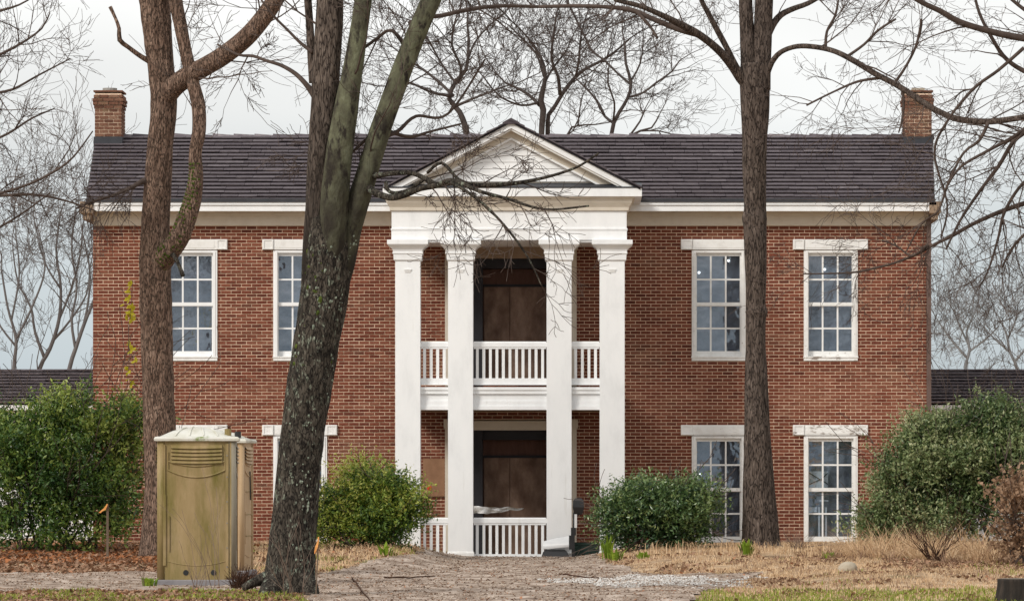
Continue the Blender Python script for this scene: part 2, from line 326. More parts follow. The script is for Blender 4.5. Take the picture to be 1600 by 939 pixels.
# mortar bed: the wall behind the bricks
def wall_cells(mb, x0, x1, z0, z1, holes, y0, y1):
    X = sorted({x0, x1} | {h[k] for h in holes for k in (0,1)}); Z = sorted({z0, z1} | {h[k] for h in holes for k in (2,3)})
    X = [x for x in X if x0 <= x <= x1]; Z = [z for z in Z if z0 <= z <= z1]
    for i in range(len(X)-1):
        run = None
        for k in range(len(Z)-1):
            cx, cz = (X[i]+X[i+1])/2, (Z[k]+Z[k+1])/2
            solid = not any(h[0] < cx < h[1] and h[2] < cz < h[3] for h in holes)
            if solid and run is None: run = Z[k]
            if not solid and run is not None: mb.box(X[i], X[i+1], y0, y1, run, Z[k]); run = None
        if run is not None: mb.box(X[i], X[i+1], y0, y1, run, Z[-1])
wm = MB(); wall_cells(wm, XL+.01, XR-.01, ZB, ZT, HOLES, WY+.009, WY+.35)
wall = wm.build('brick_wall', M['mortar'], house)
# bricks
CH, CW, MJ = 5.28/SW, 16.0/SW, .0130
variants = []
for k in range(24):
    b = MB(); e = .0025
    h, w = CH-MJ, CW-MJ
    j = lambda: rnd.uniform(-.003, .003)
    fr = [(-w/2+e+j(), -.0, -h/2+e+j()), (w/2-e+j(), -.0, -h/2+e+j()), (w/2-e+j(), 0, h/2-e+j()), (-w/2+e+j(), 0, h/2-e+j())]
    md = [(-w/2, .004, -h/2), (w/2, .004, -h/2), (w/2, .004, h/2), (-w/2, .004, h/2)]
    bk = [(x, .05, z) for x, _, z in md]
    b.add(fr+md+bk, [(0,1,2,3)]+[(i+4,(i+1)%4+4,(i+1)%4,i) for i in range(4)]+[(i+8,(i+1)%4+8,(i+1)%4+4,i+4) for i in range(4)], min(1, max(0, rnd.gauss(.45, .23))))
    variants.append(b)
brick_mesh = [b.mesh('brick', M['brick']) for b in variants]
singles, rest = 0, MB()
nrow = int((ZT-ZB)/CH)
for r in range(nrow+1):
    z0 = ZT - .006 - (r+1)*CH; zc = z0 + CH/2
    if z0 < ZB: break
    x = XL - (CW/2 if r % 2 else 0)
    while x < XR:
        a, b = max(x, XL), min(x+CW, XR); x += CW
        segs = [(a, b)]
        for hx0, hx1, hz0, hz1 in HOLES:
            if hz0 < zc and hz1 > zc:
                ns = []
                for s0, s1 in segs:
                    if hx1 <= s0 or hx0 >= s1: ns.append((s0, s1)); continue
                    if hx0 > s0: ns.append((s0, hx0))
                    if hx1 < s1: ns.append((hx1, s1))
                segs = ns
        for s0, s1 in segs:
            if s1-s0 < .022: continue
            cxp = VX + (s0+s1)/2*SW; cyp = HZ-(zc-EYE)*SW
            full = s1-s0 > CW-.002
            yy = WY + rnd.uniform(-.004, .004)
            clear = (985 < cxp < 1060 and cyp < 735) or (1350 < cxp < 1445 and 400 < cyp < 582) or (1215 < cxp < 1232 and 360 < cyp < 840)
            v = rnd.choice(range(24))
            if full and clear and singles < 300:
                link('brick', brick_mesh[v], wall, Vector(((s0+s1)/2, yy, zc)) - ORG[house]); singles += 1
            else:
                k = (s1-s0-MJ)/(CW-MJ); src = variants[v]; c = Vector(((s0+s1)/2, yy, zc))
                zone = sstep(582, 612, cyp)*(1-sstep(640, 668, cyp))*(.12+.30*sstep(1170, 1260, cxp))*(1+.8*noise.noise(Vector((cxp*.02, cyp*.05, 1))))
                rest.add([(p[0]*k+c.x, p[1]+c.y, p[2]+c.z) for p in src.v], src.f, min(1, src.t[0]+zone))
rest.build('brick', M['brick'], wall, kind='stuff')
# end and rear walls
def brickwall_mat():
    m = bpy.data.materials.new('brick_bond'); m.use_nodes = True; n = m.node_tree.nodes; l = m.node_tree.links
    bt = n.new('ShaderNodeTexBrick'); g_ = n.new('ShaderNodeNewGeometry'); sp = n.new('ShaderNodeSeparateXYZ'); cb = n.new('ShaderNodeCombineXYZ'); ad = n.new('ShaderNodeMath')
    l.new(g_.outputs['Position'], sp.inputs[0]); l.new(sp.outputs[0], ad.inputs[0]); l.new(sp.outputs[1], ad.inputs[1]); l.new(ad.outputs[0], cb.inputs[0]); l.new(sp.outputs[2], cb.inputs[1]); l.new(cb.outputs[0], bt.inputs['Vector'])
    bt.inputs['Scale'].default_value = 1; bt.inputs['Brick Width'].default_value = CW; bt.inputs['Row Height'].default_value = CH; bt.inputs['Mortar Size'].default_value = MJ/2
    bt.inputs['Color1'].default_value = (.13,.033,.023,1); bt.inputs['Color2'].default_value = (.24,.07,.046,1); bt.inputs['Mortar'].default_value = (.42,.32,.25,1)
    l.new(bt.outputs[0], n['Principled BSDF'].inputs['Base Color']); n['Principled BSDF'].inputs['Roughness'].default_value = .9
    return m
M['bond'] = brickwall_mat()
RY = 93.5; BY = 97.0
mb = MB()
mb.prism([(XL, WY+.03, ZB), (XL, BY, ZB), (XL, BY, ZT), (XL, RY, wz(213)), (XL, WY+.03, ZT)], (.3, 0, 0))
mb.prism([(XR-.3, WY+.03, ZB), (XR-.3, BY, ZB), (XR-.3, BY, ZT), (XR-.3, RY, wz(213)), (XR-.3, WY+.03, ZT)], (.3, 0, 0))
mb.box(XL+.31, XR-.31, BY-.3, BY-.001, ZB, ZT)
mb.build('end_wall', M['bond'], house)
mb = MB(); mb.box(XL+.35, XR-.35, WY+.9, WY+1.0, ZB, ZT-.05); mb.build('interior_wall', M['navy'], house)

# windows
def sheet_mesh(x0, x1, z0, z1, y, amp, seed, nx=22, nz=40):
    b = MB(); vs = []
    for k in range(nz+1):
        for i in range(nx+1):
            x = x0+(x1-x0)*i/nx; z = z0+(z1-z0)*k/nz
            v = Vector((x*1.7+seed*9.1, seed, z*1.1))
            n1 = noise.noise(v); n2 = abs(noise.noise(v*2.3+Vector((n1*2, 5, n1))))
            vs.append((x, y+amp*(n1*.9-n2*1.3), z))
    b.add(vs, [(k*(nx+1)+i, k*(nx+1)+i+1, (k+1)*(nx+1)+i+1, (k+1)*(nx+1)+i) for k in range(nz) for i in range(nx)])
    return b
win_names = {0:'behind the window half hidden by the mossy forked trunk', 1:'behind the window at the lichen covered trunk'}
pane_rows_u = [(400,435.4),(438,472.4)]; pane_rows_l = [(478.6,511.6),(514.2,548.4)]
cols = [(8,28.4),(31,51.8),(54.4,75)]
for wi, (x0, dy, low) in enumerate(WIN):
    x1 = x0+84; bot = 849 if low else 557
    pm = M['white'] if x0 < 1000 else M['oldwhite']
    Zt, Zb = wz(391.5+dy), wz(bot)
    w = MB()                                   # casing
    cw = 5.2/SW
    w.box(wx(x0), wx(x0)+cw, WY-.018, WY+.16, Zb, Zt); w.box(wx(x1)-cw, wx(x1), WY-.018, WY+.16, Zb, Zt)
    w.box(wx(x0)+cw, wx(x1)-cw, WY-.016, WY+.16, Zt-3.6/SW, Zt)
    w.box(wx(x0)+cw*.55, wx(x0)+cw*1.25, WY-.03, WY-.019, Zb, Zt-.02); w.box(wx(x1)-cw*1.25, wx(x1)-cw*.55, WY-.03, WY-.019, Zb, Zt-.02)
    win = w.build('window', pm, house)
    s = MB()
    if low: s.box(wx(x0-1), wx(x1+1), WY-.03, WY+.2, wz(856), wz(849))
    else: s.loft(wx(x0), wx(x1), WY-.02, WY+.2, [(0, wz(563.5)), (0, wz(559)), (.012, wz(558.9)), (.012, wz(556.6))])
    s.build('sill', M['peel'] if x0 in (1256,) else M['oldwhite'], win)
    for rows, yy, top, botm in ((pane_rows_u, WY+.045, 395.1, 478), (pane_rows_l, WY+.085, 473, 557 if not low else 849-dy)):
        s = MB(); Y0, Y1 = yy, yy+.038
        xa, xb = wx(x0)+cw+.002, wx(x1)-cw-.002
        za, zb = wz(botm+dy)+.001, wz(top+dy)-.001
        px0, px3 = wx(x0+cols[0][0]), wx(x0+cols[2][1])
        r0, r1 = wz(rows[0][0]+dy), wz(rows[1][1]+dy)
        s.box(xa, px0, Y0, Y1, za, zb); s.box(px3, xb, Y0, Y1, za, zb)
        s.box(px0, px3, Y0+.001, Y1, r0, zb); s.box(px0, px3, Y0+.001, Y1, za, r1)
        for ca, cb in ((cols[0][1], cols[1][0]), (cols[1][1], cols[2][0])):
            s.box(wx(x0+ca), wx(x0+cb), Y0+.004, Y1-.004, r1, r0)
        ma, mb_ = wz(rows[0][1]+dy), wz(rows[1][0]+dy)
        edges = [px0, wx(x0+cols[0][1]), wx(x0+cols[1][0]), wx(x0+cols[1][1]), wx(x0+cols[2][0]), px3]
        for k in (0, 2, 4): s.box(edges[k], edges[k+1], Y0+.006, Y1-.006, mb_, ma)
        s.build('sash', pm, win)
        for rr in rows:
            for cc in cols:
                p = MB(); t = rnd.uniform(-.003, .003); t2 = rnd.uniform(-.003, .003)
                ax, bx, az, bz, py_ = wx(x0+cc[0])-.004, wx(x0+cc[1])+.004, wz(rr[1]+dy)-.004, wz(rr[0]+dy)+.004, Y0+.02
                p.add([(ax,py_+t,az),(bx,py_+t2,az),(bx,py_-t,bz),(ax,py_-t2,bz),(ax,py_+t+.004,az),(bx,py_+t2+.004,az),(bx,py_-t+.004,bz),(ax,py_-t2+.004,bz)],
                      [(0,1,2,3),(7,6,5,4),(0,4,5,1),(1,5,6,2),(2,6,7,3),(3,7,4,0)])
                p.build('pane', M['glass'], win)
    # lintel with corner blocks
    lm = MB(); a, b_ = wx(x0-17), wx(x0+100); z0, z1 = wz(390.3+dy), wz(374.2+dy); cbw = 18/SW
    lm.box(a+cbw, b_-cbw, WY-.035, WY+.2, z0, z1)
    lm.box(a+cbw+.03, b_-cbw-.03, WY-.041, WY-.034, z0+.03, z1-.03)
    lmat = M['peel'] if (x0 == 1256 and low) else M['oldwhite']
    lin = lm.build('lintel', lmat, house)
    for a0, a1 in ((a, a+cbw-.002), (b_-cbw+.002, b_)):
        c = MB(); c.box(a0, a1, WY-.048, WY+.2, z0, z1); fr_ = .028
        for bx in ((a0+.01, a1-.01, z1-fr_, z1-.008), (a0+.01, a1-.01, z0+.008, z0+fr_), (a0+.01, a0+.01+fr_, z0+fr_, z1-fr_), (a1-.01-fr_, a1-.01, z0+fr_, z1-fr_)):
            c.box(bx[0], bx[1], WY-.060, WY-.047, bx[2], bx[3])
        c.build('corner_block', lmat, lin)

# plastic sheets behind the sashes; those left of the porch imitate reflections
where = {(255.5,False):'standing in for reflections, behind the upper window beside the thick furrowed trunk', (255.5,True):'standing in for reflections, behind the lower window that the portable toilets hide',
         (427,False):'standing in for reflections, behind the upper window cut by the forked trunk', (427,True):'standing in for reflections, behind the lower window cut by the forked trunk',
         (1081,False):'swirling behind the upper window next to the straight bare trunk', (1081,True):'behind the lower window above the low dark bush',
         (1256,False):'behind the upper window between straight trunk and downpipe', (1256,True):'behind the lower window with the peeling lintel'}
for wi, (x0, dy, low) in enumerate(WIN):
    amp = .08 if x0 == 1081 else (.06 if x0 > 1000 else .03)
    b = sheet_mesh(wx(x0+5), wx(x0+79), wz(842 if low else 552), wz(395+dy), WY+.26, amp, wi+2)
    o = b.build('plastic_sheet', M['sheet'], smooth=True)
    tag(o, 'grey plastic sheet ' + where[(x0, low)], 'plastic sheet', 'plastic sheets behind the windows')
for (px, py, lab) in ((1092.5,425.5,'lower of two small lit bulbs in the window with the swirling sheet'), (1138.5,407,'small lit bulb high in the window with swirling plastic sheet'),
                 (1289,420.5,'small lit bulb behind the upper window nearest the downpipe'), (1094.5,741,'small lit bulb behind the lower window above the low dark bush')):
    b = MB(); c = Vector((wx(px), WY+.115, wz(py))); r = 2.2/SW
    pts = [c+Vector((0,0,r*math.cos(a))) for a in np.linspace(.05, math.pi-.05, 7)]; rr = [r*math.sin(a) for a in np.linspace(.05, math.pi-.05, 7)]
    b.tube(pts[::-1], rr[::-1], 8); root = empty('light_bulb', c, lab, 'light bulb', 'lit bulbs behind the windows')
    b.build('globe', M['bulb'], root, smooth=True)
    s = MB(); s.tube([c+Vector((0,0,r*.9)), c+Vector((0,0,r*1.6))], [r*.4, r*.4], 6); s.build('socket', M['black'], root)
# things standing inside the lower window with the peeling lintel
st = empty('folding_stand', (wx(1278), WY+.13, wz(848)), 'white folding stand with crossed braces inside the lower window with peeling lintel', 'stand')
b = MB()
for px in (1280.5, 1291): b.box(wx(px)-.02, wx(px)+.02, WY+.135, WY+.16, wz(842), wz(792))
b.build('leg', M['white'], st)
b = MB(); b.box(wx(1281), wx(1295), WY+.131, WY+.134, wz(783), wz(781)); b.box(wx(1264), wx(1277), WY+.135, WY+.16, wz(800), wz(792)); b.build('rail', M['white'], st)
b = MB(); b.box(wx(1265), wx(1294), WY+.138, WY+.16, wz(762), wz(736)); b.build('board', M['oldwhite'], st)
b = MB()
for p0, p1 in (((1264,738),(1282,749)),((1264,757),(1282,749)),((1283,749),(1294,739)),((1283,749),(1294,756))):
    b.tube([Vector((wx(p0[0]), WY+.132, wz(p0[1]))), Vector((wx(p1[0]), WY+.132, wz(p1[1])))], [.012, .012], 4)
b.build('brace', M['black'], st)

# main cornice
EY = 89.55; SE = F/EY
ex = lambda p: (p-VX)/SE
ez = lambda p: EYE+(HZ-p)/SE
b = MB()
b.box(ex(133), ex(1463), EY, EY+.03, ez(330), ez(317)); b.box(ex(133), ex(1463), EY-.03, EY-.001, ez(320.5), ez(316))
b.build('fascia', M['white'], house)
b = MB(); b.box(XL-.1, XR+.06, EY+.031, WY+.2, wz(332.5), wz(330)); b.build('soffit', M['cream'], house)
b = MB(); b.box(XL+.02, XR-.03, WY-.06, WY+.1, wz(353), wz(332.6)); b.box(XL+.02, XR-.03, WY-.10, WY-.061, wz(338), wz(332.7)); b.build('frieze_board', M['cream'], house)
for x0, x1 in ((125, 146), (1452, 1470)):
    b = MB(); b.loft(ex(x0)+.05, ex(x1)-.05, EY+.02, RY, [(0, ez(343)), (0, ez(336)), (.05, ez(333)), (.05, ez(315))]); b.build('eave_return', M['plaster'], house)
b = MB(); b.box(wx(1447.5), wx(1454.5), WY-.09, WY-.02, wz(640), wz(341)); 
for zz in (380, 450, 520, 590): b.box(wx(1446.5), wx(1455.5), WY-.095, WY-.018, wz(zz+3), wz(zz))
b.build('downpipe', M['pipe'], house)

# roofs
def shingle_roof(x0f, x1f, ye, ze, yr, zr, rows, w0, w1, parent, rng, single_ok, lift=.055, undercut=.55, name='shingle', mt=None):
    """courses of shingles from eave to ridge; x0f/x1f(t) are the verges"""
    global shingle_left
    d = Vector((0, yr-ye, zr-ze)); Ls = d.length; d.normalize(); nrm = Vector((0, -d.z, d.y)); ex_ = Ls/rows
    rest = MB()
    for r in range(rows):
        t0 = r/rows; xa, xb = x0f(t0), x1f(t0); x = xa - rng.uniform(0, w0)
        cy, cz = ye + d.y*ex_*r, ze + d.z*ex_*r
        while x < xb:
            w = rng.uniform(w0, w1); a, c = max(x, xa), min(x+w, xb); x += w
            if c-a < .05: continue
            th = lift*rng.uniform(.92, 1.12); dn = rng.uniform(-.004, .008)+.016*noise.noise(Vector((a*.8, r*3.1, 2))); ln = ex_*1.12; un = th*undercut*rng.uniform(.85,1.15)
            tw = rng.uniform(-.003, .003)
            base = Vector(((a+c)/2, cy, cz)) - d*dn
            h = (c-a)/2-.004
            vs = [d*.012+Vector((-h,0,0))+nrm*un, d*.012+Vector((h,0,0))+nrm*un, Vector((h,0,0))+nrm*(th+tw), Vector((-h,0,0))+nrm*(th-tw),
                  d*ln+Vector((-h,0,0))+nrm*.002, d*ln+Vector((h,0,0))+nrm*.002, d*ln+Vector((h,0,0))+nrm*.012, d*ln+Vector((-h,0,0))+nrm*.012]
            fs = [(0,1,2,3),(3,2,6,7),(0,3,7,4),(1,5,6,2),(4,7,6,5),(0,4,5,1)]
            tone = min(.8, max(0, rng.gauss(.42, .16)))
            px = VX + base.x*F/base.y
            if single_ok(px) and shingle_left > 0:
                b_ = MB(); b_.add(vs, fs[1:], tone); b_.add(vs[:4], fs[:1], 1.); o = link(name, b_.mesh(name, M['shingle']), parent, base - ORG[parent]); shingle_left -= 1
            else: rest.add([base+p for p in vs], fs[1:], tone); rest.add([base+p for p in vs[:4]], fs[:1], 1.)
    rest.build(name, M['shingle'], parent, kind='stuff')
shingle_left = 300
ZE, ZR = ez(316.5), EYE+(HZ-213.5)*RY/F
xe0, xe1 = ex(134), ex(1461); xr0, xr1 = PX(149, RY), PX(1457, RY)
rb = MB()
n_ = (.0, -.02, -.03)
rb.add([(xe0,EY,ZE),(xe1,EY,ZE),(xr1,RY,ZR),(xr0,RY,ZR),(xe0,EY,ZE-.05),(xe1,EY,ZE-.05),(xr1,RY,ZR-.05),(xr0,RY,ZR-.05)], [(0,1,2,3),(7,6,5,4),(0,4,5,1),(1,5,6,2),(3,2,6,7),(0,3,7,4)])
YB = 2*RY-EY
rb.add([(xe1,YB,ZE),(xe0,YB,ZE),(xr0,RY+.001,ZR),(xr1,RY+.001,ZR),(xe1,YB,ZE-.05),(xe0,YB,ZE-.05),(xr0,RY+.001,ZR-.05),(xr1,RY+.001,ZR-.05)], [(0,1,2,3),(7,6,5,4),(0,4,5,1),(1,5,6,2),(3,2,6,7),(0,3,7,4)])
roof = rb.build('roof', M['underlay'], house)
srng = random.Random(5)
shingle_roof(lambda t: xe0+(xr0-xe0)*t, lambda t: xe1+(xr1-xe1)*t, EY-.03, ZE+.0, RY, ZR, 18, .30, .62, roof, srng, lambda px: px > 1010 or 330 < px < 470)
x = xr0
while x < xr1-.05:                           # ridge caps
    w = min(srng.uniform(.36, .44), xr1-x); b = MB(); t = srng.uniform(0, .012); t2 = srng.uniform(.018, .035)
    za = ZR+.03+t
    b.add([(x,RY-.14,za-.075),(x,RY,za+t2),(x,RY+.14,za-.075),(x+w+.03,RY-.14,za-.09),(x+w+.03,RY,za-.004),(x+w+.03,RY+.14,za-.09),
           (x,RY-.14,za-.10),(x,RY+.14,za-.10),(x+w+.03,RY-.14,za-.105),(x+w+.03,RY+.14,za-.105)],
          [(0,3,4,1),(1,4,5,2),(0,1,2,7,6),(3,8,9,5,4),(0,6,8,3),(2,5,9,7),(6,7,9,8)], srng.random())
    b.build('ridge_tile', M['shingle'], roof); x += w

b = MB(); b.box(ex(134), ex(1461), EY-.05, EY-.031, ez(316.3), ez(310.5)); b.build('eave_flashing', M['flash'], house)

# chimneys
def chimney(x0, x1, cap, seed):
    r = random.Random(seed); Y0, Y1 = RY-.5, RY+.25; S = F/Y0
    X0, X1 = (x0-VX)/S, (x1-VX)/S; zz = lambda p: EYE+(HZ-p)/S
    b = MB(); b.box(X0+.012, X1-.012, Y0+.012, Y1-.012, zz(246), zz(146)); ch = b.build('chimney', M['mortar'], house)
    course = 5.5/S; z = zz(214); k = 0; hero = MB()
    ztop = zz(143)
    n = int((ztop-z)/course)
    for k in range(n):
        f_ = k/(n-1); o = 0
        if k >= n-4: o = (.015, .035, .045, .02)[k-(n-4)]
        xa, xb = X0-o, X1+o; ya, yb = Y0-o, Y1+o; z0, z1 = z+k*course+.008, z+(k+1)*course-.008
        bw = (xb-xa)/2
        cuts = [xa, xa+bw*(.35 if k%2 else .7), xa+bw*(1.05 if k%2 else 1.4), xa+bw*(1.72 if k%2 else 2.), xb]
        for i in range(4):
            if cuts[i+1]-cuts[i] < .05: continue
            tb = MB(); tb.box(cuts[i]+.008, cuts[i+1]-.008, ya+r.uniform(-.004,.004), ya+.1, z0, z1, min(1, max(0, r.gauss(.55,.22))))
            tb.build('brick', M['chimney_brick'], ch)
        for xs_, xe_ in ((xa, xa+.1), (xb-.1, xb)):
            for yc in (ya+.105, (ya+yb)/2+.05):
                hero.box(xs_, xe_, yc+.004, min(yc+.33, yb), z0, z1, r.gauss(.5,.2))
    hero.build('brick', M['chimney_brick'], ch, kind='stuff')
    b = MB(); b.box(X0-.02, X1+.02, Y0-.02, Y1+.02, ztop-.012, ztop+.02); b.build('capping', M['chimney_brick'], ch)
    b = MB(); c = ((X0+X1)/2, (Y0+Y1)/2)
    if cap: b.tube([Vector((c[0], c[1], ztop+.02)), Vector((c[0], c[1], ztop+.09))], [.15,.15], 14); b.build('chimney_pot', M['concrete'], ch)
    else: b.box(X0+.16, X1-.14, Y0+.1, Y1-.1, ztop+.025, ztop+.075); b.build('chimney_pot', M['rock'], ch)
    b = MB(); b.box(X0-.015, X1+.015, Y0-.02, Y1, zz(246), zz(214)); b.build('flashing', M['flash'], ch)
chimney(147.5, 190, True, 1); chimney(1413.5, 1456.5, False, 2)

# wings
def wing(x0, x1, name):
    ye, yr = 93.4, 97.0; se, sr = F/ye, F/yr
    xa, xb = (x0-VX)/se, (x1-VX)/se
    ze, zr = EYE+(HZ-632)/se, EYE+(HZ-578)/sr
    b = MB(); b.box(xa, xb, ye+.4, ye+.5, -.1, ze-.1); b.box(xa, xa+.1, ye+.5, yr+3, -.1, ze-.1); b.box(xb-.1, xb, ye+.5, yr+3, -.1, ze-.1)
    w = b.build('wing', M['white'], house)
    b = MB(); z = -.05; bd = MB()
    while z < ze-.25:
        bd.prism([(xa, ye+.4, z), (xa, ye+.38, z), (xa, ye+.398, z+.155), (xa, ye+.4, z+.155)], (xb-xa, 0, 0)); z += .15
    bd.build('siding_board', M['white'], w, kind='stuff')
    b = MB(); b.box(xa, xb, ye, ye+.03, ze-8.5/se, ze-.01); b.box(xa, xb, ye+.03, ye+.4, ze-.11, ze-.09); b.build('fascia', M['white'], w)
    b = MB(); b.add([(xa,ye,ze),(xb,ye,ze),(xb,yr,zr),(xa,yr,zr),(xb,2*yr-ye,ze),(xa,2*yr-ye,ze)], [(0,1,2,3),(3,2,4,5)])
    rf = b.build('wing_roof', M['underlay'], w)
    shingle_roof(lambda t: xa, lambda t: xb, ye-.03, ze-.01, yr, zr, 11, .3, .6, w, srng, lambda px: False, .07, .5)
wing(-420, 147, 'a'); wing(1452, 2000, 'b')

# portico ---------------------------------------------------------
b = MB(); X0, X1 = qx(611.5), qx(979.5)
b.box(X0, X1, PF, WY-.01, qz(375), qz(358.5)); b.box(X0+.004, X1-.004, PF+.012, WY-.011, qz(358.5), qz(330))
b.box(X0-.012, X1+.012, PF-.014, WY-.012, qz(359.5), qz(357))
ent = b.build('entablature', M['white'], house)
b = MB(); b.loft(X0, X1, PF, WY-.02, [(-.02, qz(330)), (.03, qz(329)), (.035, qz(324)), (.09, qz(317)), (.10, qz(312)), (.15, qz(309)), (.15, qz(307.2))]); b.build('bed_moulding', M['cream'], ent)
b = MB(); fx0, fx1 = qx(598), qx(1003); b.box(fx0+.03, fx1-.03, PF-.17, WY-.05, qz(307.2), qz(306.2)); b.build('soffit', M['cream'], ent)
PY = PF-.2; sp = F/PY
b = MB(); gx = lambda p: (p-VX)/sp; gzz = lambda p: EYE+(HZ-p)/sp
b.box(gx(598), gx(1003), PY, WY-.3, gzz(307), gzz(294)); b.build('cornice', M['white'], ent)
b = MB(); b.box(gx(596), gx(1004.5), PY-.012, WY-.3, gzz(293.8), gzz(292)); b.prism([(gx(598), PY, gzz(292)), (gx(598), PF+.18, gzz(284)), (gx(598), PF+.18, gzz(292))], (gx(1003)-gx(598), 0, 0)); b.build('flashing', M['flash'], ent)
# pediment: tympanum boards, raking cornice, roof
AP = (798.5, 187.0); LB = (600.5, 293.0); RB = (1000.5, 293.0)
TY = PF+.14; st_ = F/TY; tx = lambda p: (p-VX)/st_; tz = lambda p: EYE+(HZ-p)/st_
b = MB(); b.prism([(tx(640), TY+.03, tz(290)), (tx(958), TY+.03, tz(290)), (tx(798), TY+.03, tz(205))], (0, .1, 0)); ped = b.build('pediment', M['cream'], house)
y = 284.0; k = 0
while y > 214:                                 # horizontal boards of the tympanum
    y2 = y-10.2
    def half(yy): return max(0, (yy-206)/(293-206))*(958-640)/2*1.0
    h0, h1 = half(y), half(y2)
    if h1 > 6:
        bb = MB(); bb.prism([(tx(799-h0), TY, tz(y)), (tx(799+h0), TY, tz(y)), (tx(799+h1), TY+.014, tz(y2)+.006), (tx(799-h1), TY+.014, tz(y2)+.006)], (0, .03, 0), rnd.random())
        bb.build('siding_board', M['white'], ped)
    y = y2
def rake(a, c, o0, o1, yf, yb, mt, name, s_cut=0):
    """band that runs along the slope from the foot c to the apex a, between offsets o0..o1 (px) below the roof line"""
    S = F/yf; U = lambda p: ((p[0]-VX)/S, EYE+(HZ-p[1])/S)
    sl = (a[1]-c[1])/(a[0]-c[0]); k = math.sqrt(1+sl*sl)
    sgn = 1 if c[0] < a[0] else -1
    base = 292.5
    def foot(o):                               # where that line meets the cornice top
        return (c[0] + (base-(c[1]+o*k))/sl, base)
    pts = [foot(o1), foot(o0), (a[0], a[1]+o0*k), (a[0], a[1]+o1*k)]
    P3 = [(U(p)[0], yf, U(p)[1]) for p in pts]
    b = MB(); b.prism(P3, (0, yb-yf, 0)); return b.build(name, mt, ped)
for c in (LB, RB):
    rake(AP, c, 3.5, 12, PY+.02, TY+.05, M['white'], 'raking_cornice')
    rake(AP, c, 12, 15, PY+.06, TY+.051, M['oldwhite'], 'raking_moulding')
    rake(AP, c, 15, 25, PY+.26, TY+.052, M['cream'], 'raking_frieze')
    rake(AP, c, 25, 28, PY+.24, TY+.053, M['white'], 'raking_bead')
# portico roof
S = F/(PY-.03); ax, az = (AP[0]-VX)/S, EYE+(HZ-AP[1]-2.5)/S
for c, sg in ((LB, -1), (RB, 1)):
    cx, cz = (c[0]-VX)/S, EYE+(HZ-c[1]-1)/S
    b = MB(); b.prism([(cx, PY-.02, cz-.03), (cx, PY-.02, cz+.012), (ax-sg*0.0, PY-.02, az+.012), (ax, PY-.02, az-.03)], (0, 6.0, 0)); pr = b.build('portico_roof', M['underlay'], ped)
    d = Vector((ax-cx, 0, az-cz)); Ls = d.length; d.normalize(); nr = Vector((d.z*-sg*-1, 0, abs(d.x)))
    nr = Vector((sg*abs(d.z), 0, abs(d.x)))
    rr = MB(); rows = 11
    for r in range(rows):
        y = PY-.04+srng.uniform(-.02, .01)
        while y < PY+5.6:
            w = srng.uniform(.3, .5); p0 = Vector((cx, y, cz+.012)) + d*(Ls/rows*r - .02); ln = Ls/rows*1.2; th = .032*srng.uniform(.8, 1.3)
            vs = [p0, p0+Vector((0,w-.006,0)), p0+Vector((0,w-.006,0))+nr*th, p0+nr*th, p0+d*ln, p0+d*ln+Vector((0,w-.006,0)), p0+d*ln+Vector((0,w-.006,0))+nr*.012, p0+d*ln+nr*.012]
            rr.add(vs, [(0,1,2,3),(3,2,6,7),(0,3,7,4),(1,5,6,2),(4,7,6,5),(0,4,5,1)], srng.random()); y += w
    rr.build('shingle', M['shingle'], pr, kind='stuff')
b = MB(); y = PY-.03
while y < PY+5.8:
    w = srng.uniform(.34, .42); t2 = srng.uniform(.0, .015)
    b.prism([(ax-.16, y, az-.03+t2), (ax, y, az+.055+t2), (ax+.16, y, az-.03+t2), (ax+.16, y, az-.055), (ax-.16, y, az-.055)], (0, w-.01, 0), srng.random()); y += w
b.build('ridge_tile', M['shingle'], ped, kind='stuff')
# columns
COLS = [(617.5,656.5),(700,739),(854,893),(937,976)]
for c0, c1 in COLS:
    a, e = qx(c0), qx(c1); D = e-a
    b = MB(); b.loft(a, e, PF+.02, PF+.02+D, [(0, -.14), (0, qz(406))]); co = b.build('column', M['white'], house)
    b = MB(); b.loft(a, e, PF+.02, PF+.02+D, [(.012, qz(407.5)), (.03, qz(406)), (.034, qz(397)), (.05, qz(396.5)), (.05, qz(394)), (.04, qz(393.5)), (.05, qz(390)), (.085, qz(386.5)), (.125, qz(384)), (.14, qz(382.2)), (.15, qz(382)), (.15, qz(375.1))])
    b.build('capital', M['white'], co)
    b = MB(); m_ = (a+e)/2; b.box(m_-.07, m_+.07, PF+.001, PF+.021, qz(422.2), qz(420.3)); b.box(m_-.055, m_+.055, PF+.006, PF+.021, qz(425.2), qz(423)); b.build('ornament', M['oldwhite'], co)
    b = MB(); b.loft(a, e, PF+.02, PF+.02+D, [(.02, -.14), (.02, qz(864)), (.003, qz(861))]); b.build('base', M['oldwhite'], co)
for c0, c1 in ((668,690),(903,925)):
    b = MB(); b.box(qx(c0-4), qx(c1+4), PF+.03, PF+.4, qz(378.5), qz(375.2)); b.build('spandrel', M['white'], house)
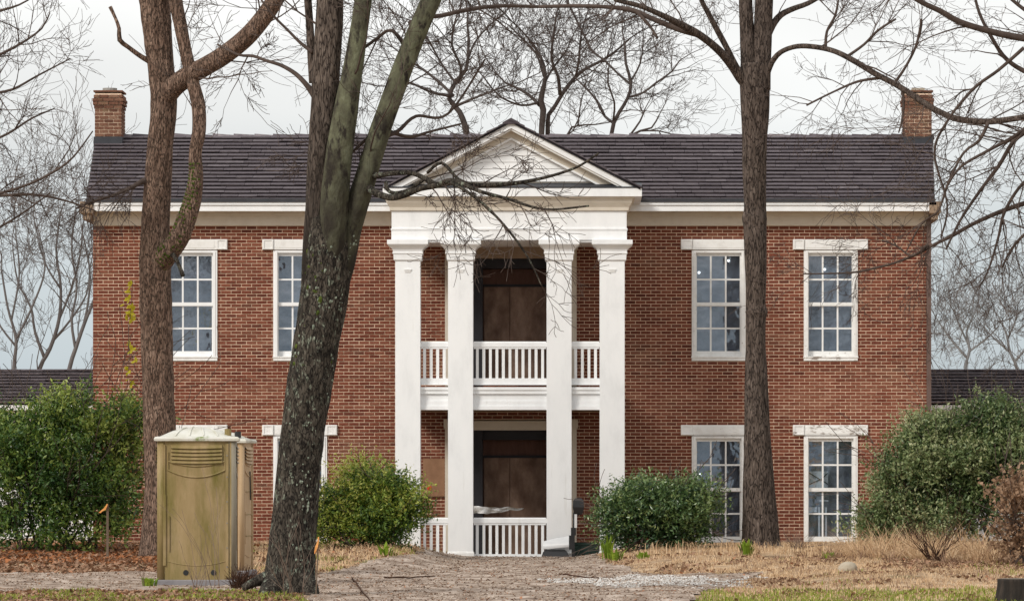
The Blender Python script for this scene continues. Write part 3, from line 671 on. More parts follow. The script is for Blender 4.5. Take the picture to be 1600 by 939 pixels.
# balcony
b = MB(); by = PF+.13
b.box(qx(625), qx(968), by+.06, WY-.02, qz(609), qz(604)); b.build('balcony_deck', M['deck'], house)
b = MB(); fx = (qx(630), qx(963))
for yo, y0, y1 in ((0, 640, 634), (.02, 634, 626), (.04, 626, 615), (.0, 615, 609), (-.02, 609, 604.5)):
    b.box(fx[0], fx[1], by+yo, by+.3, qz(y0), qz(y1))
b.build('balcony_fascia', M['white'], house)
b = MB(); b.box(qx(625), qx(968), by+.31, WY-.02, qz(640), qz(636)); b.build('porch_ceiling', M['deck'], house)
def railing(c0, c1, t0, t1, b0, b1, n, yo=.2):
    ry = PF+yo; b = MB(); b.loft(qx(c0), qx(c1), ry, ry+.09, [(-.012, qz(t1)), (-.012, qz(t1-2.5)), (0, qz(t1-3)), (0, qz(t0+2)), (-.015, qz(t0))])
    ra = b.build('railing', M['white'], house)
    b = MB(); b.box(qx(c0), qx(c1), ry, ry+.09, qz(b1), qz(b0)); b.box(qx(c0), qx(c1), ry-.012, ry+.1, qz(b1), qz(b1-2.5)); b.build('bottom_rail', M['white'], ra)
    for k in range(n):
        px = c0+(c1-c0)*(k+.62)/(n+.24); b = MB(); b.box(qx(px-2.2)+rnd.uniform(-.003,.003), qx(px+2.2), ry+.02, ry+.07, qz(b0)-.002, qz(t1)+.014, rnd.random()); b.build('baluster', M['white'], ra)
railing(656.5, 700, 533, 544.5, 590.5, 601, 4); railing(739, 854, 533, 544.5, 590.5, 601, 11); railing(893, 937, 533, 544.5, 590.5, 601, 4)
railing(656.5, 700, 808.5, 820, 865.5, 871, 4); railing(739, 854, 808.5, 820, 865.5, 871, 11)
b = MB(); b.box(qx(612), qx(981), PF-.05, WY-.02, -.3, -.035); b.build('porch_floor', M['concrete'], house)
# porch back wall: doorways, boards, pilasters
def doorway(t, bt, hdr, lower):
    x0, x1 = 733, 863
    b = MB(); b.box(wx(x0), wx(x0+21), WY-.02, WY+.6, wz(bt), wz(t)); b.box(wx(x1-9), wx(x1), WY-.02, WY+.6, wz(bt), wz(t)); b.box(wx(x0+21), wx(x1-9), WY+.1, WY+.6, wz(t+15), wz(t)); 
    dr = b.build('doorway', M['navy'] , house)
    b = MB(); b.box(wx(x0+21), wx(x1-9), WY+.5, WY+.56, wz(bt), wz(t+14)); b.build('backing_board', M['redwood'], dr)
    mid = wx(797)
    for a, e, t_ in ((wx(x0+22), wx(x0+62.5), .45), (wx(x0+62.7), wx(x1-10), .55)):
        b = MB(); b.box(a+.01, e, WY+.46, WY+.49, wz(bt)+.02, wz(t+43), t_); b.build('plywood_board', M['plywood'], dr)
    b = MB(); b.box(wx(x0+21), wx(x1-9), WY+.44, WY+.47, wz(t+43), wz(t+39)); b.build('batten', M['navy'], dr)
    b = MB(); b.box(wx(x0-2), wx(x1+2), WY-.05, WY+.1, wz(t), wz(hdr)); b.build('header', M['plaster'] if not lower else M['cream'], dr)
doorway(404, 603, 377, False); doorway(672, 868, 657.5, True)
for (x0, x1) in ((695.5, 733), (864, 901)):
    for (y0, y1) in ((377, 603), (655, 866)):
        b = MB(); b.box(wx(x0), wx(x1), WY-.10, WY-.005, wz(y1), wz(y0)); b.box(wx(x0-2), wx(x1+2), WY-.12, WY-.006, wz(y0+14), wz(y0)); b.build('pilaster', M['cream'], house)
b = MB(); b.box(wx(661), wx(695), WY-.05, WY-.025, wz(775), wz(716)); o = b.build('plywood_sheet', M['osb']); tag(o, 'tan plywood sheet fixed to the porch brick beside the second column', 'plywood')
b = MB(); b.tube([Vector((wx(671), WY-.055, wz(762))), Vector((wx(671), WY-.05, wz(762)))], [.045,.045], 10); o2 = b.build('painted_dot', M['red'], o)

# ------------------------------------------------------------------ trees
def catmull(ctrl, step):
    """ctrl: list of (Vector, radius) -> dense points and radii"""
    pts, rad = [], []
    n = len(ctrl)
    for i in range(n-1):
        p0 = ctrl[max(i-1, 0)]; p1 = ctrl[i]; p2 = ctrl[i+1]; p3 = ctrl[min(i+2, n-1)]
        k = max(1, int((p2[0]-p1[0]).length/step))
        for j in range(k):
            t = j/k; t2, t3 = t*t, t*t*t
            pts.append(.5*((2*p1[0]) + (p2[0]-p0[0])*t + (2*p0[0]-5*p1[0]+4*p2[0]-p3[0])*t2 + (3*p1[0]-p0[0]-3*p2[0]+p3[0])*t3))
            rad.append(p1[1] + (p2[1]-p1[1])*t)
    pts.append(ctrl[-1][0]); rad.append(ctrl[-1][1]); return pts, rad
def ctl(lst, Y):                                   # (px, py, width px[, depth offset])
    r = []
    for c in lst:
        y = Y + (c[3] if len(c) > 3 else 0); r.append((P(c[0], c[1], y), c[2]*.5*y/F))
    return r
def trunk_mesh(mb, ctrl, seed, n=30, step=.055, depth=.075, fur=9, stretch=1.1, cracks=1.):
    pts, rad = catmull(ctrl, step)
    def rel(i, a):
        zz = pts[i]
        v = Vector((math.cos(a)*fur*.35, math.sin(a)*fur*.35, zz.z*stretch + seed*7))
        r = 1 - abs(noise.noise(v))*2
        big = noise.noise(Vector((math.cos(a)*.9, math.sin(a)*.9, zz.z*.7+seed)))
        return 1 + depth*r*cracks + .05*big
    mb.tube(pts, rad, n, rel=rel); return pts, rad
def rv(r): 
    while True:
        v = Vector((r.uniform(-1,1), r.uniform(-1,1), r.uniform(-1,1)))
        if .01 < v.length < 1: return v.normalized()
def grow(mb, p, d, Ln, r0, lev, r, up=.05, wander=.22, seg=.22, kids=(3,5), ang=(.45,.95), minr=.0036, flat=1.0, tone=.5, shrink=(.38,.68)):
    n = max(3, int(Ln/seg)); pts = [p.copy()]; dirs = [d.copy()]; h = Ln/n
    for i in range(n):
        w = rv(r); w.y *= flat
        d = (d + w*wander + Vector((0,0,up))).normalized(); p = p + d*h; pts.append(p); dirs.append(d)
    rads = [max(minr, r0*(1-.72*i/n)) for i in range(n+1)]
    mb.tube(pts, rads, 5 if r0 > .03 else (4 if r0 > .014 else 3), tone=tone)
    if lev <= 0: return
    k = r.randint(*kids)
    for j in range(k):
        t = r.uniform(.18, 1.0) if j else 1.0
        i = min(n, max(1, int(t*n))); ax = rv(r); ax.y *= flat
        pr = (ax - dirs[i]*ax.dot(dirs[i]))
        if pr.length < .05: continue
        a = r.uniform(*ang)*(.6 if not j else 1); nd = (dirs[i]*math.cos(a) + pr.normalized()*math.sin(a)).normalized()
        grow(mb, pts[i], nd, Ln*r.uniform(*shrink), max(minr, rads[i]*r.uniform(.5,.75)), lev-1, r, up, wander, seg*.85, kids, ang, minr, flat, tone, shrink)
def sprout(mb, pts, rads, count, Lr, lev, r, t0=.1, up=.05, down=0, **kw):
    n = len(pts)
    for q in range(count):
        i = min(n-2, max(1, int((t0+(1-t0)*r.random())*n))); tg = (pts[i+1]-pts[i-1]).normalized()
        ax = rv(r); pr = (ax - tg*ax.dot(tg)).normalized(); a = r.uniform(.5, 1.15)
        d = (tg*math.cos(a)+pr*math.sin(a)); d.z -= down; d.normalize()
        Ln = r.uniform(*Lr); grow(mb, pts[i], d, Ln, min(rads[i]*.6, .005+.009*Ln), lev, r, up, **kw)
def limb(root, ctrl, mt, name='limb', n=9, step=.09, seed=1, depth=.05):
    b = MB(); pts, rad = trunk_mesh(b, ctrl, seed, n, step, depth, 7); b.build(name, mt, root, smooth=True); return pts, rad
def patches(pts, rad, count, r, t0, t1, mt, root, name, size=(.02,.07), aw=None):
    """small lichen or moss cushions lying on the bark"""
    b = MB(); n = len(pts)
    for q in range(count):
        t = t0+(t1-t0)*r.random(); i = min(n-2, max(1, int(t*n)))
        tg = (pts[i+1]-pts[i-1]).normalized(); u = tg.orthogonal().normalized(); u = (Vector((0,-1,0))-tg*(-tg.y)).normalized(); w = tg.cross(u)
        a = r.gauss(0, .8) if aw is None else r.gauss(*aw); nn = u*math.cos(a)+w*math.sin(a); tt = nn.cross(tg)
        if noise.noise(Vector((a*1.4, t*11, 4)))<-.05+r.uniform(-.25,.25): continue
        c = pts[i]+nn*rad[i]*1.035; s = r.uniform(*size); k = 7; el = r.uniform(1, 1.8); vs = [c+nn*.013]
        off = r.uniform(0, 6)
        for j in range(k):
            g_ = off+2*math.pi*j/k; rr = s*.5*r.uniform(.55, 1.15); vs.append(c+tt*math.cos(g_)*rr+tg*math.sin(g_)*rr*el-nn*.004)
        b.add(vs, [(0, 1+j, 1+(j+1)%k) for j in range(k)], r.random())
    b.build(name, mt, root, kind='stuff')

R = random.Random(3)
# tree 1: thick furrowed trunk behind the portable toilets
Y1 = 80.0
t1 = empty('bare_tree', P(248, 862, Y1), 'thick furrowed brown trunk with a mossy crooked side stem, behind the portable toilets', 'tree', 'bare trees')
b = MB(); a1 = trunk_mesh(b, ctl([(249,868,66),(249,850,58),(250,800,50),(251,760,47),(250,700,47),(247,600,46),(244,500,48),(242,420,47),(243,350,41),(246,300,40),(250,230,37),(256,160,39),(252,110,38),(247,60,41),(241,0,46),(236,-60,40),(230,-200,30)], Y1), 1, 34, .05, .10, 12)
b.build('trunk', M['bark'], t1, smooth=True)
l1 = limb(t1, ctl([(252,165,30,.0),(268,140,32,-.15),(290,122,31,-.3),(322,104,29,-.5),(352,86,29,-.7),(384,60,29,-.9),(410,30,27,-1.1),(430,0,26,-1.2),(450,-40,24,-1.3),(480,-120,18,-1.4)], Y1), M['bark'], n=16, step=.06)
l2 = limb(t1, ctl([(246,418,34,0),(262,396,34,-.2),(280,372,32,-.35),(292,342,30,-.4),(301,312,27,-.45),(306,280,23,-.5),(305,240,20,-.5),(311,205,21,-.5),(310,165,21,-.45),(300,125,20,-.4),(290,80,19,-.4),(282,40,20,-.4),(274,0,21,-.4),(268,-60,18,-.4),(262,-160,12,-.4)], Y1), M['bark'], name='side_stem', n=16, step=.06, seed=3)
l3 = limb(t1, ctl([(240,99,11),(222,90,8,-.1),(200,74,7,-.2),(187,63,8,-.3),(186,45,6,-.3),(180,28,5,-.3),(172,11,6,-.3)], Y1), M['bark'])
l4 = limb(t1, ctl([(262,394,10,-.2),(272,400,7,-.45),(280,415,6,-.6),(286,431,7,-.7)], Y1), M['darkbark'], name='broken_stub')
l5 = limb(t1, ctl([(232,281,14),(218,286,8,-.2),(200,296,6,-.4),(175,306,5,-.6),(148,314,4,-.8),(118,326,3,-1)], Y1), M['twig'])
b = MB(); sprout(b, *l5, 14, (.5,1.1), 2, R, down=.5, up=-.08, wander=.25); sprout(b, *l5, 8, (.4,.9), 2, R)
sprout(b, *l1, 7, (.9,2.0), 2, R, up=-.01); sprout(b, *l2, 5, (.5,1.2), 2, R, t0=.3); sprout(b, *a1, 6, (.5,1.4), 2, R, t0=.55)
sprout(b, *a1, 9, (.3,.7), 1, R, t0=.1)
b.build('twigs', M['twig'], t1, kind='stuff')
patches(*l2, 700, R, .02, .30, M['moss'], t1, 'moss', (.015,.05), (-.6,.7))
b = MB()                                           # yellow vine hanging beside the trunk
vine = empty('vine', P(200, 600, Y1+2), 'thin hanging vine with yellow leaves against the brick wall by the furrowed trunk', 'vine')
vp = [P(207,440,Y1+2), P(205,480,Y1+2), P(201,520,Y1+2), P(202,560,Y1+2), P(198,608,Y1+2)]
b.tube(catmull([(p,.006) for p in vp], .1)[0], [.006]*len(catmull([(p,.006) for p in vp], .1)[0]), 4); b.build('stem', M['twig'], vine)
b = MB()
for q in range(46):
    t = R.choice((R.uniform(440,505), R.uniform(535,605))); c = P(R.gauss(204, 4), t, Y1+2+R.uniform(-.1,.1)); u = rv(R)*.065; w = u.orthogonal().normalized()*.042
    b.add([c-u, c+w, c+u, c-w], [(0,1,2,3)], R.random())
b.build('leaf', M['yellow'], vine, kind='stuff')

# tree 2: dark lichened trunk that forks into three mossy stems
Y2 = 60.0
t2 = empty('bare_tree', P(452, 936, Y2), 'dark lichen covered trunk splitting into three mossy stems, beside the portable toilets', 'tree', 'bare trees')
b = MB(); main = trunk_mesh(b, ctl([(452,945,110),(452,925,88),(453,905,78),(456,860,70),(461,800,66),(466,740,65),(474,670,66),(484,600,68),(495,530,68),(505,470,70),(510,420,72),(513,380,70),(512,340,58)], Y2), 2, 44, .045, .085, 11)
for c in ([(440,905,50),(420,903,26,-.1),(400,908,15,-.2),(380,918,10,-.3)], [(465,905,50,-.1),(480,918,34,-.25),(488,935,22,-.4),(494,950,12,-.5)], [(435,912,48,-.1),(420,925,30,-.4),(410,940,16,-.6)]):
    trunk_mesh(b, ctl(c, Y2), 5, 16, .05, .06)
b.build('trunk', M['darkbark'], t2, smooth=True)
M['stembark'] = mat('brown_stem_bark', [(.042,.033,.027),(.085,.067,.056),(.14,.112,.094),(.21,.17,.148)], .95, 18, 7, .1, 1.0, 40, stretch=(1,1,.25), spec=.1, crack=((.012,.009,.008), 24, (1,1,.2), .0, .14), zdark=((.022,.018,.015), PZ(430, 60.), PZ(150, 60.)))
M['mossbark'] = mat('moss_tinted_bark', [(.034,.030,.024),(.078,.076,.052),(.118,.122,.078),(.19,.20,.14)], .95, 7, 9, .1, .8, 26, stretch=(1,1,.5), spec=.1, second=((.026,.022,.019), 7, .52, .62, (1,1,.4)), zdark=((.030,.026,.021), PZ(430, 60.), PZ(170, 60.)))
s1 = limb(t2, ctl([(493,540,44,.06),(496,440,48),(497,380,45),(500,320,42),(502,250,42),(506,180,42),(510,110,42),(514,50,41),(516,0,40),(518,-80,36),(522,-200,28)], Y2), M['stembark'], 'stem', 24, .05, 2, .07)
s2 = limb(t2, ctl([(508,540,36,.02),(514,470,40,-.03),(517,420,42,-.08),(520,370,43,-.15),(524,300,43,-.2),(532,230,40,-.25),(541,170,37,-.25),(551,110,31,-.25),(559,60,28,-.25),(568,0,26,-.25),(578,-80,22,-.2),(592,-200,16,-.2)], Y2), M['mossbark'], 'stem', 24, .05, 3, .05)
s3 = limb(t2, ctl([(510,540,26,.1),(526,460,31,.05),(538,410,34,0),(548,360,33,-.05),(563,305,34,-.1),(577,260,33,-.1),(592,210,32,-.1),(610,160,31,-.1),(630,105,31,-.1),(650,55,31,-.1),(674,0,31,-.1),(705,-70,28,0),(750,-180,20,0)], Y2), M['mossbark'], 'stem', 24, .05, 4, .05)
s4 = limb(t2, ctl([(490,130,14,.3),(487,90,13,.3),(484,40,12,.3),(481,0,12,.3),(476,-80,9,.3)], Y2), M['bark3'], 'stem', 10)
lim2 = []
for c in ([(492,150,12,.2),(478,132,8,.2),(462,116,7,.3),(440,103,6,.4),(415,95,5,.5),(395,88,5,.6),(372,86,4,.7),(340,70,3,.9)],
          [(489,82,7,.2),(470,68,5,.3),(450,48,4,.3),(428,26,4,.3),(408,0,3,.3)],
          [(640,38,10,0),(662,28,8,.1),(690,25,7,.3),(730,16,7,.6),(780,10,6,1),(840,11,5,1.5)],
          [(638,80,8,.2),(612,48,5,.3),(590,60,5,.4),(572,73,5,.4),(548,88,4,.4)],
          [(612,170,8,.2),(590,200,6,.3),(568,222,5,.4),(548,240,4,.4)],
          [(598,215,8,0),(622,205,6,.1),(650,182,5,.2),(700,178,4,.4),(758,93,3,.6)],
          [(606,205,7,.1),(640,214,5,.3),(672,206,4,.5),(720,194,3,.7)],
          [(577,295,13,-.2),(592,304,11,-.5),(612,309,10,-.7),(634,304,10,-.9),(656,295,9,-1.),(682,290,9,-1.2),(704,283,10,-1.4),(728,290,7,-1.6),(752,300,6,-1.8),(790,310,5,-1.9),(850,327,4,-2),(920,322,3,-2.2)],
          [(586,275,10,-.2),(606,272,8,-.4),(640,270,7,-.6),(666,280,8,-.8),(684,289,8,-1),(712,285,9,-1.2),(750,290,8,-1.3),(800,287,7,-1.5),(850,278,5,-1.7),(900,262,4,-1.8),(935,240,3,-2)],
          [(603,285,7,-.4),(605,296,6,-.5),(616,302,6,-.6),(640,296,5,-.7),(668,277,5,-.8)],
          [(700,283,6,-1.4),(730,300,5,-1.7),(762,325,4,-1.8),(796,362,4,-1.9),(826,404,3,-2.0),(846,446,2,-2.1)],
          [(668,270,5,-.8),(690,255,5,-1),(716,280,5,-1.2),(738,288,5,-1.3)]):
    lim2.append(limb(t2, ctl(c, Y2), M['darkbark'] if c[0][1] > 250 else M['twig'], n=7, step=.06))
b = MB()
for k, q in enumerate(lim2):
    big = k in (7, 8, 10)
    sprout(b, *q, 6 if big else 3, (.35,1.0) if big else (.4,1.2), 2 if big else 3, R, t0=.35 if big else .2, up=.02, wander=.28)
for s in (s1, s2, s3): sprout(b, *s, 3, (.5,1.6), 3, R, t0=.45)
sprout(b, *s3, 5, (.6,1.3), 3, R, t0=.3, up=.0)
b.build('twigs', M['twig'], t2, kind='stuff')
patches(*main, 420, R, .02, .98, M['lichen'], t2, 'lichen', (.012,.045), (.2,.8))
patches(*s2, 60, R, .0, .22, M['lichen'], t2, 'lichen', (.012,.04)); patches(*s3, 80, R, .0, .25, M['lichen'], t2, 'lichen', (.012,.04))
patches(*main, 60, R, .6, .98, M['moss'], t2, 'moss', (.03,.08), (-.5,.7))

# tree 3: straight trunk in front of the right hand windows
Y3 = 84.0
t3 = empty('bare_tree', P(1190, 856, Y3), 'straight grey brown bare trunk in front of two windows, forking above the roof', 'tree', 'bare trees')
b = MB(); a3 = trunk_mesh(b, ctl([(1189,862,72),(1189,850,60),(1188,820,55),(1186,760,48),(1184,700,42),(1182,620,36),(1181,540,30),(1181,500,30),(1182,487,34),(1181,474,29),(1181,420,32),(1180,360,35),(1179,342,38),(1180,325,33),(1179,270,36),(1179,215,38),(1180,170,43),(1180,130,47),(1180,100,44)], Y3), 6, 34, .05, .06, 13)
for c in ([(1176,860,40),(1163,858,18,-.2),(1150,862,8,-.3)], [(1200,858,40),(1216,858,18,-.2),(1228,863,7,-.3)]): trunk_mesh(b, ctl(c, Y3), 5, 14, .05, .06)
b.build('trunk', M['bark3'], t3, smooth=True)
f1 = limb(t3, ctl([(1172,135,28),(1170,90,25),(1167,45,22),(1165,0,21),(1163,-80,18),(1158,-200,12)], Y3), M['bark3'], 'stem', 18, .06)
f2 = limb(t3, ctl([(1188,140,32,-.05),(1190,95,30,-.05),(1192,45,28),(1194,0,28),(1196,-80,24),(1200,-200,16)], Y3), M['bark3'], 'stem', 18, .06)
lim3 = []
for c in ([(1172,140,16),(1158,122,17,-.1),(1145,104,15,-.2),(1128,84,13,-.4),(1108,66,12,-.6),(1085,50,12,-.8),(1058,36,11,-1),(1034,24,9,-1.2),(1000,10,8,-1.4),(960,0,7,-1.6)],
          [(1090,54,10,-.8),(1060,46,9,-.7),(1020,30,8,-.6),(985,16,8,-.5),(940,11,6,-.4),(890,10,6,-.2),(840,11,5,0),(790,10,4,.2)],
          [(1166,130,14,-.1),(1150,104,10,-.2),(1137,78,9,-.3),(1122,50,9,-.4),(1106,20,8,-.5),(1094,-5,7,-.6),(1080,-60,5,-.7)],
          [(1196,60,15,.1),(1207,40,11,.1),(1220,24,10,.2),(1240,14,9,.3),(1262,6,8,.4),(1290,-10,7,.5)],
          [(1196,118,14,-.1),(1206,98,9,-.2),(1220,82,8,-.3),(1245,73,8,-.5),(1275,74,8,-.7),(1305,81,8,-.9),(1335,96,9,-1.1),(1368,116,9,-1.3),(1395,130,9,-1.5),(1420,145,9,-1.7),(1445,162,9,-1.9),(1470,176,9,-2.1),(1500,187,10,-2.3),(1550,190,10,-2.6),(1620,180,9,-3)],
          [(1290,76,5,-.8),(1292,50,4,-.8),(1305,25,4,-.8),(1310,0,3,-.8)],
          [(1322,90,5,-1),(1350,70,4,-1),(1372,48,4,-1.1),(1400,30,3,-1.2)],
          [(1378,122,5,-1.3),(1340,128,4,-1.2),(1300,145,3,-1.1),(1260,165,3,-1)],
          [(1395,134,5,-1.4),(1415,105,4,-1.5),(1432,70,4,-1.6),(1440,30,3,-1.7)],
          [(1410,140,5,-1.6),(1412,165,4,-1.6),(1408,195,3,-1.7),(1404,208,2,-1.7)],
          [(996,20,5,-.6),(1010,35,5,-.7),(1020,48,4,-.7),(1027,60,4,-.8)]):
    lim3.append(limb(t3, ctl(c, Y3), M['bark3'] if c[0][2] > 12 else M['twig'], n=8, step=.08))
b = MB()
for k, q in enumerate(lim3):
    n_ = [7, 7, 4, 5, 13, 4, 5, 6, 6, 3, 2][k]; sprout(b, *q, n_, (.5,1.5) if k != 4 else (.6,1.9), 3 if k not in (0, 1) else 2, R, t0=.2, up=.0, wander=.24, kids=(2,4))
sprout(b, *f1, 4, (.4,1.), 2, R, t0=.2)
b.build('twigs', M['twig'], t3, kind='stuff')

# tree 4: stands beyond the picture's right edge, its limbs reach in
Y4 = 76.0
t4 = empty('bare_tree', P(1790, 870, Y4), 'bare tree with drooping branches filling the sky above the olive green shrub', 'tree', 'bare trees')
b = MB(); trunk_mesh(b, ctl([(1790,880,90),(1788,700,70),(1790,500,64),(1786,300,60),(1770,150,48),(1760,0,36),(1750,-160,20)], Y4), 8, 20, .1, .06)
b.build('trunk', M['bark3'], t4, smooth=True)
lim4 = []
for c in ([(1780,150,20),(1700,80,14,-.3),(1640,66,12,-.4),(1585,58,11,-.5),(1545,49,10,-.6),(1500,35,10,-.7),(1470,18,9,-.8),(1440,4,8,-.9),(1400,-20,6,-1)],
          [(1785,330,18),(1700,310,9,.2),(1640,308,8,.3),(1600,318,8,.4),(1560,332,7,.5),(1520,350,6,.6),(1490,367,6,.7),(1462,381,5,.8),(1432,397,5,.9),(1400,410,4,1),(1370,418,4,1.1),(1330,426,3,1.2),(1255,428,2,1.3)],
          [(1780,220,16),(1700,200,9,.2),(1640,195,8,.2),(1590,215,7,.2),(1560,260,6,.3),(1530,300,5,.3),(1500,345,4,.4),(1478,390,3,.5)],
          [(1780,180,16),(1690,140,9,-.2),(1620,120,8,-.3),(1575,95,7,-.3),(1550,60,6,-.3),(1530,20,5,-.3),(1520,-20,4,-.3)],
          [(1690,150,8),(1640,170,7),(1590,210,6,-.2),(1545,235,5,-.3),(1500,262,4,-.4),(1475,300,3,-.4)],
          [(1690,250,8),(1640,265,6),(1600,285,5,.2),(1570,330,5,.2),(1560,370,4,.3),(1545,420,3,.3),(1530,450,2,.3)],
          [(1600,75,6,-.5),(1560,110,5,-.4),(1520,140,5,-.3),(1480,190,4,-.3),(1460,240,4,-.2),(1480,320,3,-.2),(1470,372,3,-.2)],
          [(1700,330,8),(1650,360,6),(1610,360,5),(1580,390,4,.2),(1566,418,3,.2)],
          [(1450,382,4,.8),(1425,400,3,.8),(1402,385,3,.9),(1378,375,2,.9)],
          [(1545,190,6,-.3),(1530,220,5,-.3),(1505,240,4,-.3),(1480,290,4,-.3),(1466,330,3,-.3),(1440,350,3,-.3),(1415,395,2,-.2)],
          [(1690,60,8),(1640,40,7),(1600,15,6),(1570,-10,5)]):
    lim4.append(limb(t4, ctl(c, Y4), M['twig'], n=7, step=.1))
b = MB()
for k, q in enumerate(lim4): sprout(b, *q, [9,9,14,9,12,12,11,9,4,8,6][k], (.6,1.7) if k != 1 else (.4,.9), 3, R, t0=.2, up=-.03, wander=.3, kids=(2,4), down=.1)
b.build('twigs', M['twig'], t4, kind='stuff')

# tree 5: beyond the left edge, fine twigs reach over the wing
Y5 = 78.0
t5 = empty('bare_tree', P(-170, 870, Y5), 'bare tree with fine branches reaching over the shingled wing beside the chimney with a pot', 'tree', 'bare trees')
b = MB(); trunk_mesh(b, ctl([(-170,880,80),(-168,700,60),(-172,500,52),(-165,300,44),(-150,100,34),(-140,-120,18)], Y5), 9, 18, .1, .06); b.build('trunk', M['bark3'], t5, smooth=True)
b = MB()
for c, n_ in (([(-165,380,14),(-90,330,8,-.2),(-20,308,5,-.3),(40,290,4,-.4),(85,268,4,-.4),(115,245,3,-.5),(145,205,2,-.5)], 16), ([(-160,330,12),(-80,315,6,.2),(0,306,5,.3),(60,305,4,.3),(110,316,3,.4),(150,330,2,.4)], 13),
          ([(-160,230,14),(-80,180,7,.2),(-20,150,5,.3),(20,140,4,.3),(60,118,3,.4),(110,92,2,.4)], 18), ([(-155,180,12),(-80,120,7),(-20,95,5),(30,70,4),(65,45,3),(78,20,2)], 16), ([(-150,90,10),(-80,40,6),(-10,20,5),(30,8,3),(60,-10,2)], 9),
          ([(-165,300,12),(-80,240,6,.3),(0,215,4,.3),(50,185,3,.4),(85,170,2,.4)], 16), ([(-160,420,10),(-80,390,5),(-10,360,4),(40,330,3),(80,300,2)], 12)):
    q = limb(t5, ctl(c, Y5), M['twig'], n=6, step=.12); sprout(b, *q, int(n_*.62), (.5,1.3), 2, R, t0=.3, up=.03, wander=.26, kids=(3,6))
b.build('twigs', M['twig'], t5, kind='stuff')

# background trees behind the house and wings
M['back_twig'] = mat('grey_brown_twig_bark', [(.045,.036,.034),(.075,.062,.058),(.11,.094,.088)], .95, 3, 4, .4, spec=.05)
def back_tree(base, Y, label, stems, seed, lev, kids, Lr, upv, mt, cnt, minr=.0048, w=.30, group='bare trees behind the house', sd=0):
    r = random.Random(seed); root = empty('bare_tree', Vector((PX(base[0], Y), Y, 0)), label, 'tree', group)
    tw = MB()
    for i, st_ in enumerate(stems):
        c = [(p_, q_*.68) for p_, q_ in ctl(st_, Y)]
        if i == 0: c = [(Vector((c[0][0].x, Y, -.1)), c[0][1]*1.5)] + c
        q = limb(root, c, mt, 'trunk' if i == 0 else 'limb', 8, .18, seed+i)
        sprout(tw, *q, cnt if i else max(3, cnt//2), Lr, lev, r, t0=.42 if i == 0 else .25, up=upv, minr=minr, wander=w, seg=.3, kids=kids)
        grow(tw, q[0][-1], (q[0][-1]-q[0][-3]).normalized(), Lr[1], q[1][-1], lev, r, upv, w, .3, kids, minr=minr)
    tw.build('twigs', mt, root, kind='stuff'); return root
back_tree((735,215), 116, 'bare dark tree behind the roof between the mossy stem and the pediment', [
    [(733,300,18),(730,215,15),(718,175,12),(702,155,11),(712,128,10),(728,110,8),(732,80,7)],
    [(708,150,8),(690,132,7,.3),(665,112,6,.6),(640,95,5,.8)], [(716,130,7),(720,105,6,-.4),(706,70,5,-.8),(712,30,4,-1)], [(706,150,8),(675,145,6,-.5),(640,130,5,-.8),(610,135,4,-1)],
    [(725,115,6),(740,70,5,.4),(765,40,4,.7),(790,20,3,.9)], [(714,165,6),(750,150,5,-.3),(790,135,4,-.6)], [(712,130,6),(690,100,5,.6),(668,60,4,.8),(650,30,3,1)]], 21, 3, (3,5), (1.,2.3), .03, M['back_twig'], 7)
back_tree((853,215), 120, 'bare dark tree with twin trunk rising above the pediment ridge', [
    [(846,300,16),(846,212,13),(849,172,14),(845,158,14),(852,120,8),(845,90,7),(825,60,5)],
    [(856,215,11,.2),(857,180,10,.2),(868,165,9,.2),(880,145,9,.2),(898,122,8,.2),(915,108,7,.2),(935,98,6,.3),(960,82,5,.4),(985,60,4,.5)], [(875,148,9),(872,120,7,-.3),(862,95,6,-.5),(864,60,5,-.7),(870,20,4,-.8)],
    [(843,165,8),(828,150,7,.4),(812,140,6,.6),(790,130,5,.8)], [(850,120,6),(838,85,5,.3),(815,60,4,.5),(795,40,3,.6)], [(900,120,6),(905,90,5,-.3),(908,55,4,-.6),(918,20,3,-.8)], [(846,140,6),(862,110,5,.5),(885,80,4,.8)], [(843,160,6),(815,165,5,-.4),(780,150,4,-.8),(755,120,3,-1)]], 33, 3, (3,5), (1.,2.2), .03, M['back_twig'], 7)
back_tree((958,215), 118, 'bare dark tree with thin trunk above the roof between the pediment and the straight tree', [
    [(956,300,13),(955,212,9),(959,192,9),(968,175,8),(980,155,7),(986,130,7),(978,100,6),(976,70,5)],
    [(958,192,7),(945,182,6,.3),(937,165,6,.4),(925,148,5,.5),(905,128,4,.6)], [(984,152,6),(1005,145,5,-.3),(1025,130,5,-.4),(1050,112,4,-.5),(1062,95,3,-.6)], [(985,132,6),(965,115,5,.3),(945,95,5,.5),(925,80,5,.7),(915,60,5,.8),(895,20,5,.9),(885,0,4,1)],
    [(985,128,5),(1000,100,4,.2),(1005,65,3,.3)], [(958,190,5),(960,160,4,-.4),(950,130,4,-.6),(952,100,3,-.7)]], 47, 3, (2,4), (.8,1.7), .03, M['back_twig'], 6)
back_tree((978,215), 126, 'low bare tree with fine twigs just above the roof ridge', [
    [(978,300,8),(984,213,6),(1000,205,5),(1018,200,4),(1030,180,3)], [(984,212,5),(1000,190,4),(1008,170,3)], [(1000,205,4),(1030,205,3),(1055,212,3)]], 51, 2, (3,5), (.7,1.4), .02, M['back_twig'], 6)
back_tree((890,215), 126, 'low bare sapling just above the roof beside the twin trunk', [
    [(876,300,8),(886,212,5),(903,197,4),(930,195,3),(960,190,2)], [(903,197,4),(906,170,3),(910,150,3)], [(886,212,4),(895,205,3),(902,190,3)]], 52, 2, (3,4), (.6,1.3), .02, M['back_twig'], 5)
lt = 'bare grey tree behind the wing roof near the chimney with a pot'
